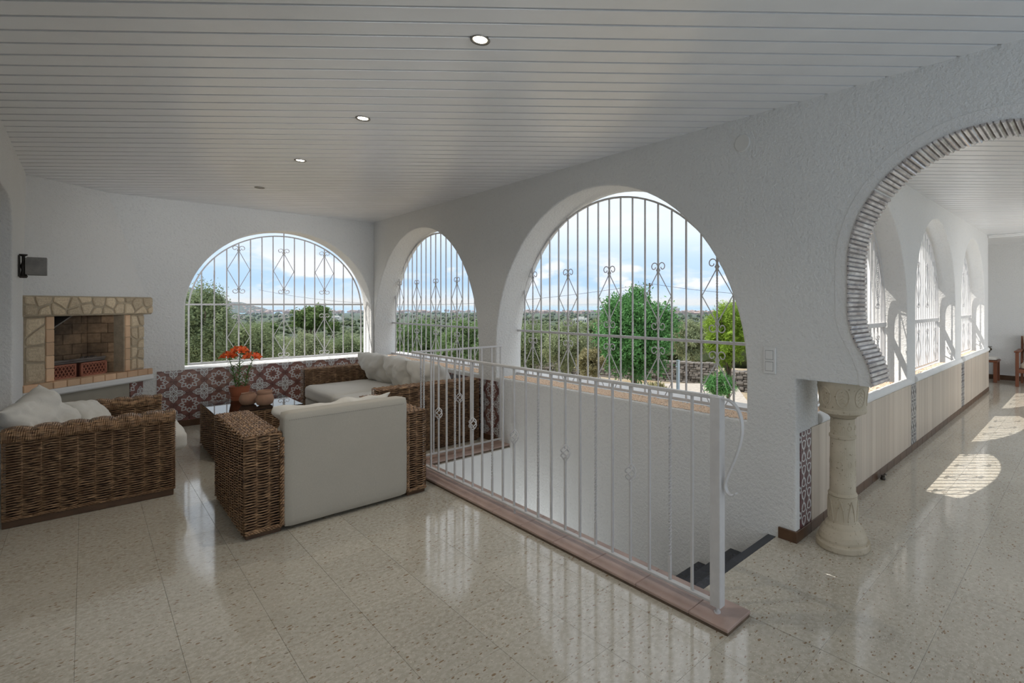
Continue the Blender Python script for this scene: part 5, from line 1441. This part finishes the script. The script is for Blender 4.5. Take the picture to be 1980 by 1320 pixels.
# foliage
def leaf_mat(name, c1, c2, tr=0.25):
    m, nt, b = new_mat(name)
    g = nt.nodes.new('ShaderNodeNewGeometry').outputs['Position']
    n = tex_noise(nt, g, 1.1, 3); n2 = tex_noise(nt, g, 11, 2)
    c = mixc(nt, rampv(nt, n, 0.35, 0.65), c1, c2); c = mixc(nt, rampv(nt, n2, 0.3, 0.7), c, tuple(q_ * 0.7 for q_ in c1))
    nt.links.new(c, b.inputs['Base Color']); b.inputs['Roughness'].default_value = 0.7; b.inputs['Specular IOR Level'].default_value = 0.2
    t = nt.nodes.new('ShaderNodeBsdfTranslucent'); nt.links.new(c, t.inputs[0]); mx_ = nt.nodes.new('ShaderNodeMixShader'); mx_.inputs[0].default_value = tr
    out = [q_ for q_ in nt.nodes if q_.type == 'OUTPUT_MATERIAL'][0]
    nt.links.new(b.outputs[0], mx_.inputs[1]); nt.links.new(t.outputs[0], mx_.inputs[2]); nt.links.new(mx_.outputs[0], out.inputs[0])
    return m
L_olive = leaf_mat('olive leaves', (0.232, 0.300, 0.158), (0.330, 0.390, 0.210))
L_olive2 = leaf_mat('grey olive leaves', (0.300, 0.360, 0.210), (0.390, 0.420, 0.240))
L_green = leaf_mat('fresh green leaves', (0.109, 0.275, 0.087), (0.160, 0.362, 0.131))
L_mid = leaf_mat('mid green olive leaves', (0.17, 0.27, 0.11), (0.24, 0.33, 0.15))
L_dark = leaf_mat('dark pine needles', (0.15, 0.23, 0.08), (0.21, 0.29, 0.10))
L_pine = leaf_mat('yellow green needles', (0.237, 0.375, 0.050), (0.338, 0.475, 0.075))
L_dry = leaf_mat('dry shrub leaves', (0.338, 0.312, 0.169), (0.390, 0.364, 0.195))
M_bark = simple('grey brown bark', (0.13, 0.10, 0.075), 0.9, var=0.4, scale=8)
def leaf_cloud(n, rx, ry, rz, s, clumps=70, asp=0.38, seed=0, flat=0.0):
    g = np.random.default_rng(seed)
    c = g.normal(size=(clumps, 3)); c /= np.linalg.norm(c, axis=1)[:, None]; lobe = 0.86 + 0.13 * np.sin(c[:, 0] * 4.1 + seed) * np.cos(c[:, 2] * 5.3 + seed * 2) + 0.09 * np.sin(c[:, 1] * 9 + seed); c *= (lobe * g.uniform(0.35, 1.0, clumps) ** 0.45)[:, None]
    idx = g.integers(0, clumps, n)
    p = c[idx] + g.normal(size=(n, 3)) * 0.095
    p *= np.array([rx, ry, rz])
    if flat: p[:, 2] = np.where(p[:, 2] < -flat * rz, -flat * rz + (p[:, 2] + flat * rz) * 0.2, p[:, 2])
    d = g.normal(size=(n, 3)); d /= np.linalg.norm(d, axis=1)[:, None]
    e = np.cross(d, g.normal(size=(n, 3))); e /= np.linalg.norm(e, axis=1)[:, None]
    L = s * g.uniform(0.6, 1.3, n)[:, None]
    V = np.stack([p - d * L, p + e * L * asp, p + d * L, p - e * L * asp], 1).reshape(-1, 3)
    me = bpy.data.meshes.new('crown'); me.vertices.add(n * 4); me.vertices.foreach_set('co', V.astype(np.float32).ravel())
    me.loops.add(n * 4); me.loops.foreach_set('vertex_index', np.arange(n * 4, dtype=np.int32)); me.polygons.add(n)
    me.polygons.foreach_set('loop_start', np.arange(0, n * 4, 4, dtype=np.int32)); me.polygons.foreach_set('loop_total', np.full(n, 4, dtype=np.int32))
    me.update(); me.validate(); return me
def tree(name, label, px, d, ytop, ybot, wpx, mat, n, s, seed, flat=0.0, cat='tree', trunk=True, asp=0.38, group=None, inner=True):
    zt = 1.45 + (588 - ytop) * d / F_PX; zb = 1.45 + (588 - ybot) * d / F_PX; rx = wpx / 2 * d / F_PX
    g0 = gz(at(px, d).length) + 0.0
    t = thing(name, label, cat, at(px, d, g0), seed * 1.3, group)
    me = leaf_cloud(n, rx, rx, (zt - zb) / 2, s, seed=seed, flat=flat, asp=asp, clumps=max(50, n // 110)); me.materials.append(mat)
    zc = (zt + zb) / 2 - g0
    o = link('crown', me, None, t, (0, 0, zc)); o['kind'] = 'stuff'
    # inner mass of twigs and leaves so the crown is not see-through
    if inner: me2 = leaf_cloud(n // 3, rx * 0.72, rx * 0.72, (zt - zb) * 0.35, s * 1.9, seed=seed + 100, asp=0.6); me2.materials.append(mat); o = link('inner_foliage', me2, None, t, (0, 0, zc)); o['kind'] = 'stuff'
    if trunk:
        m = MB(); rt = max(0.05, rx * 0.07); m.tube([(0, 0, -0.5), (rt, 0, zc * 0.3), (-rt * 0.5, rt, zc * 0.7), (0, 0, zc + 0.1)], lambda q_: rt * (1.3 - 0.7 * q_), 8)
        for k in range(4):
            a = k * 1.7; m.tube([(0, 0, zc * 0.6), (rx * 0.35 * math.cos(a), rx * 0.35 * math.sin(a), zc * 0.9), (rx * 0.6 * math.cos(a), rx * 0.6 * math.sin(a), zc * 1.15)], lambda q_: rt * (0.7 - 0.5 * q_), 6)
        m.obj('trunk', M_bark, t, smooth=True)
    return t
G = 'trees on the slope beyond the windows'
tree('olive_tree', 'tall feathery olive tree filling the left edge of the far window', 392, 14, 545, 730, 112, L_olive, 30000, 0.034, 1, group=G)
tree('olive_tree', 'soft grey green olive right of the tall one in the far window', 482, 17, 612, 725, 105, L_olive, 20000, 0.036, 2, group=G)
tree('shrub', 'low greyish shrub in the middle of the far window', 545, 26, 648, 720, 75, L_olive2, 6000, 0.07, 3, cat='shrub', trunk=False, group=G)
tree('olive_tree', 'yellowish green olive bush right of centre in the far window', 598, 19, 638, 728, 95, L_olive2, 18000, 0.037, 4, group=G)
tree('olive_tree', 'olive bush at the right edge of the far window', 672, 21, 642, 728, 95, L_olive, 16000, 0.04, 5, group=G)
tree('umbrella_pine', 'round dark pine with domed crown in the far window', 603, 60, 589, 645, 76, L_dark, 9000, 0.16, 6, flat=0.4, group=G)
tree('dark_bush', 'dark round bush left of the domed pine', 520, 70, 622, 648, 34, L_dark, 2500, 0.2, 7, cat='shrub', group=G)
tree('dark_bush', 'small dark tree right of the domed pine', 645, 80, 622, 642, 24, L_dark, 1800, 0.2, 8, cat='shrub', group=G)
tree('olive_tree', 'bright green tree in the left half of the window behind the sofa', 800, 18, 612, 735, 100, L_mid, 18000, 0.042, 9, group=G)
tree('olive_tree', 'bright green tree in the right half of the window behind the sofa', 895, 17, 606, 735, 110, L_mid, 18000, 0.042, 10, group=G)
tree('olive_tree', 'olive tree at the left edge of the large window', 1030, 26, 617, 722, 100, L_olive, 15000, 0.05, 11, group=G)
tree('olive_tree', 'grey olive tree second from left in the large window', 1098, 24, 620, 722, 110, L_olive2, 16000, 0.047, 12, group=G)
tree('olive_tree', 'olive behind the ash tree in the large window', 1150, 34, 612, 700, 80, L_olive, 7000, 0.08, 13, group=G)
tree('dry_shrub', 'yellowish green shrub in front of the olives in the large window', 1140, 20, 668, 734, 62, L_dry, 5000, 0.05, 14, cat='shrub', trunk=False, group=G)
tree('ash_tree', 'big bushy green ash tree in the middle of the large window', 1226, 21, 556, 738, 165, L_green, 30000, 0.072, 15, group=G)
tree('olive_tree', 'pale olive between the ash tree and the bright pine', 1340, 34, 612, 700, 95, L_olive2, 8000, 0.08, 16, group=G)
tree('pine_tree', 'bright yellow green pine at the right edge of the large window', 1408, 15, 580, 704, 104, L_pine, 17000, 0.06, 17, asp=0.14, group=G)
tree('leafy_shrub', 'green leafy shrub low beside the pine trunk', 1394, 14.5, 716, 768, 66, L_green, 900, 0.20, 18, cat='shrub', trunk=False, asp=0.07, group=G, inner=False)
tree('dwarf_plant', 'small yellowish spiky plant at the foot of the gravel path', 1268, 18, 742, 770, 44, L_dry, 900, 0.12, 19, cat='shrub', trunk=False, asp=0.1, group=G)
# woodland carpet farther away
m = MB()
for i in range(2600):
    d = 45 * (1.00155 ** i) * rng.uniform(0.95, 1.05); px = rng.uniform(300, 1480); s = rng.uniform(1.3, 2.6) * (1 + d / 900)
    p = at(px, d); z = gz(p.length); n = 7
    prof = [(0.3 * s, 0), (0.9 * s, 0.35 * s), (1.0 * s, 0.8 * s), (0.7 * s, 1.25 * s), (0.25 * s, 1.45 * s)]
    off = rng.uniform(0, 6)
    m.lathe(prof, n, (p.x, p.y, z - 0.2), wob=lambda a, zz: 0.22 * math.sin(3 * a + off + zz))
o = m.obj('woodland', leaf_mat('far woodland', (0.070, 0.095, 0.048), (0.10, 0.128, 0.062), 0.0), smooth=False, fix=False); tag(o, 'olive groves and scrub covering the plain', 'woodland', kind='stuff')
# dry stone wall
M_dry = simple('grey dry stones', (0.20, 0.18, 0.16), 0.95, var=0.45, scale=3, kind='Generated')
def drywall(p0, p1, hgt, label):
    d = (p1 - p0); L = d.length; ang = math.atan2(d.y, d.x); m = MB()
    for r_ in range(int(hgt / 0.13)):
        s = rng.uniform(-0.2, 0)
        while s < L:
            w = rng.uniform(0.18, 0.42); q_ = p0 + d * (s / L); A = Matrix.Translation((q_.x, q_.y, p0.z + 0.13 * r_)) @ Matrix.Rotation(ang + rng.uniform(-.1, .1), 4, 'Z')
            o1 = rng.uniform(-0.05, 0.05); m.cbox(0.008, w - 0.008, -0.25 + o1, 0.25, 0.004, 0.13 + rng.uniform(-.02, .02), 0.025, M=A); s += w
    o = m.obj('dry_stone_wall', M_dry); tag(o, label, 'stone wall'); return o
p0, p1 = at(1000, 33, -2.85), at(1375, 27, -2.85)
drywall(p0, p1, 1.2, 'low grey dry stone wall behind the gravel, below the ash tree')
drywall(at(1418, 25, -2.85), at(1560, 23, -2.85), 1.1, 'short stretch of dry stone wall right of the pine trunk')
M_post = simple('pale blue metal post', (0.50, 0.60, 0.68), 0.4)
gp = thing('gate_post', 'pale blue metal post standing on the gravel', 'post', at(1311, 22, -2.75))
m = MB(); m.cbox(-0.06, 0.06, -0.06, 0.06, 0, 1.75, 0.01); m.obj('post', M_post, gp)
m = MB(); m.cbox(-0.16, -0.05, -0.02, 0.02, 1.48, 1.52, 0.005); m.cbox(-0.07, 0.07, -0.07, 0.07, 1.75, 1.77, 0.004); m.obj('cap', M_post, gp)
M_gravel2 = simple('pale gravel', (0.42, 0.38, 0.33), 0.95, var=0.25, scale=60, kind='Generated', bs=0.4)
m = MB(); P_ = [at(1150, 22, 0), at(1180, 26, 0), at(1420, 26, 0), at(1480, 17, 0), at(1200, 17, 0)]; m.prism([(p.x, p.y) for p in P_], -2.9, -2.62); tag(m.obj('path', M_gravel2), kind='structure')
M_annex = simple('pale blue roof membrane', (0.55, 0.62, 0.68), 0.6)
m = MB(); m.cbox(5.6, 12, 1.66, 3.05, -0.9, 0.0, 0.01); an = m.obj('lower_roof', M_annex); tag(an, 'pale blue flat roof with white kerb below the large window', 'roof')
m = MB(); m.cbox(5.5, 12, 3.0, 3.14, -0.2, 0.07, 0.01); m.cbox(5.5, 5.62, 1.66, 3.14, -0.2, 0.07, 0.01); m.obj('kerb', M_outer, an)
# power line and its pole
M_cable = simple('black cable', (0.03, 0.03, 0.035), 0.6)
up_ = thing('utility_pole', 'thin grey utility pole behind the ash tree', 'utility pole', at(1256, 60, gz(60)))
zt = 1.45 + (588 - 547) * 60 / F_PX - gz(60); m = MB(); m.tube([(0, 0, -0.5), (0, 0, zt)], lambda t: 0.14 - 0.05 * t, 8); m.obj('pole', M_bark, up_)
m = MB(); m.cbox(-0.05, 0.05, -0.5, 0.5, zt - 0.3, zt - 0.2, 0.01); m.obj('crossarm', M_bark, up_)
def zy(y, d): return 1.45 + (588 - y) * d / F_PX
m = MB()
for A_, B_, sag in ((at(1258, 60, zy(548, 60)), at(500, 90, zy(560, 90)), 2.6), (at(1258, 60, zy(548, 60)), at(1560, 50, zy(572, 50)), 0.35)):
    m.tube([A_.lerp(B_, t) - Vector((0, 0, sag * 4 * t * (1 - t))) for t in [i / 30 for i in range(31)]], 0.022, 5)
tag(m.obj('power_cable', M_cable), 'thin dark power cable sagging across the sky outside', 'cable')

# thin sea haze lying over the plain and the bay
hz = bpy.data.materials.new('haze'); hz.use_nodes = True; nt = hz.node_tree; nt.nodes.clear()
o_ = nt.nodes.new('ShaderNodeOutputMaterial'); vs_ = nt.nodes.new('ShaderNodeVolumeScatter'); vs_.inputs['Density'].default_value = 0.00010; vs_.inputs['Color'].default_value = (0.62, 0.80, 1.0, 1)
nt.links.new(vs_.outputs[0], o_.inputs['Volume'])
m = MB(); A = Matrix.Rotation(th_, 4, 'Z'); sec = [(900, -70), (900, -25), (3000, 110), (30000, 260), (30000, -70)]
m.add([A @ Vector((d, sy * max(2500, d * 1.3), z)) for sy in (-1, 1) for d, z in sec], [(0, 1, 2, 3, 4), (9, 8, 7, 6, 5)] + [(i, 5 + i, 5 + (i + 1) % 5, (i + 1) % 5) for i in range(5)])
o = m.obj('haze', hz); tag(o, 'thin blue sea haze over the plain and the bay', 'haze', kind='stuff')
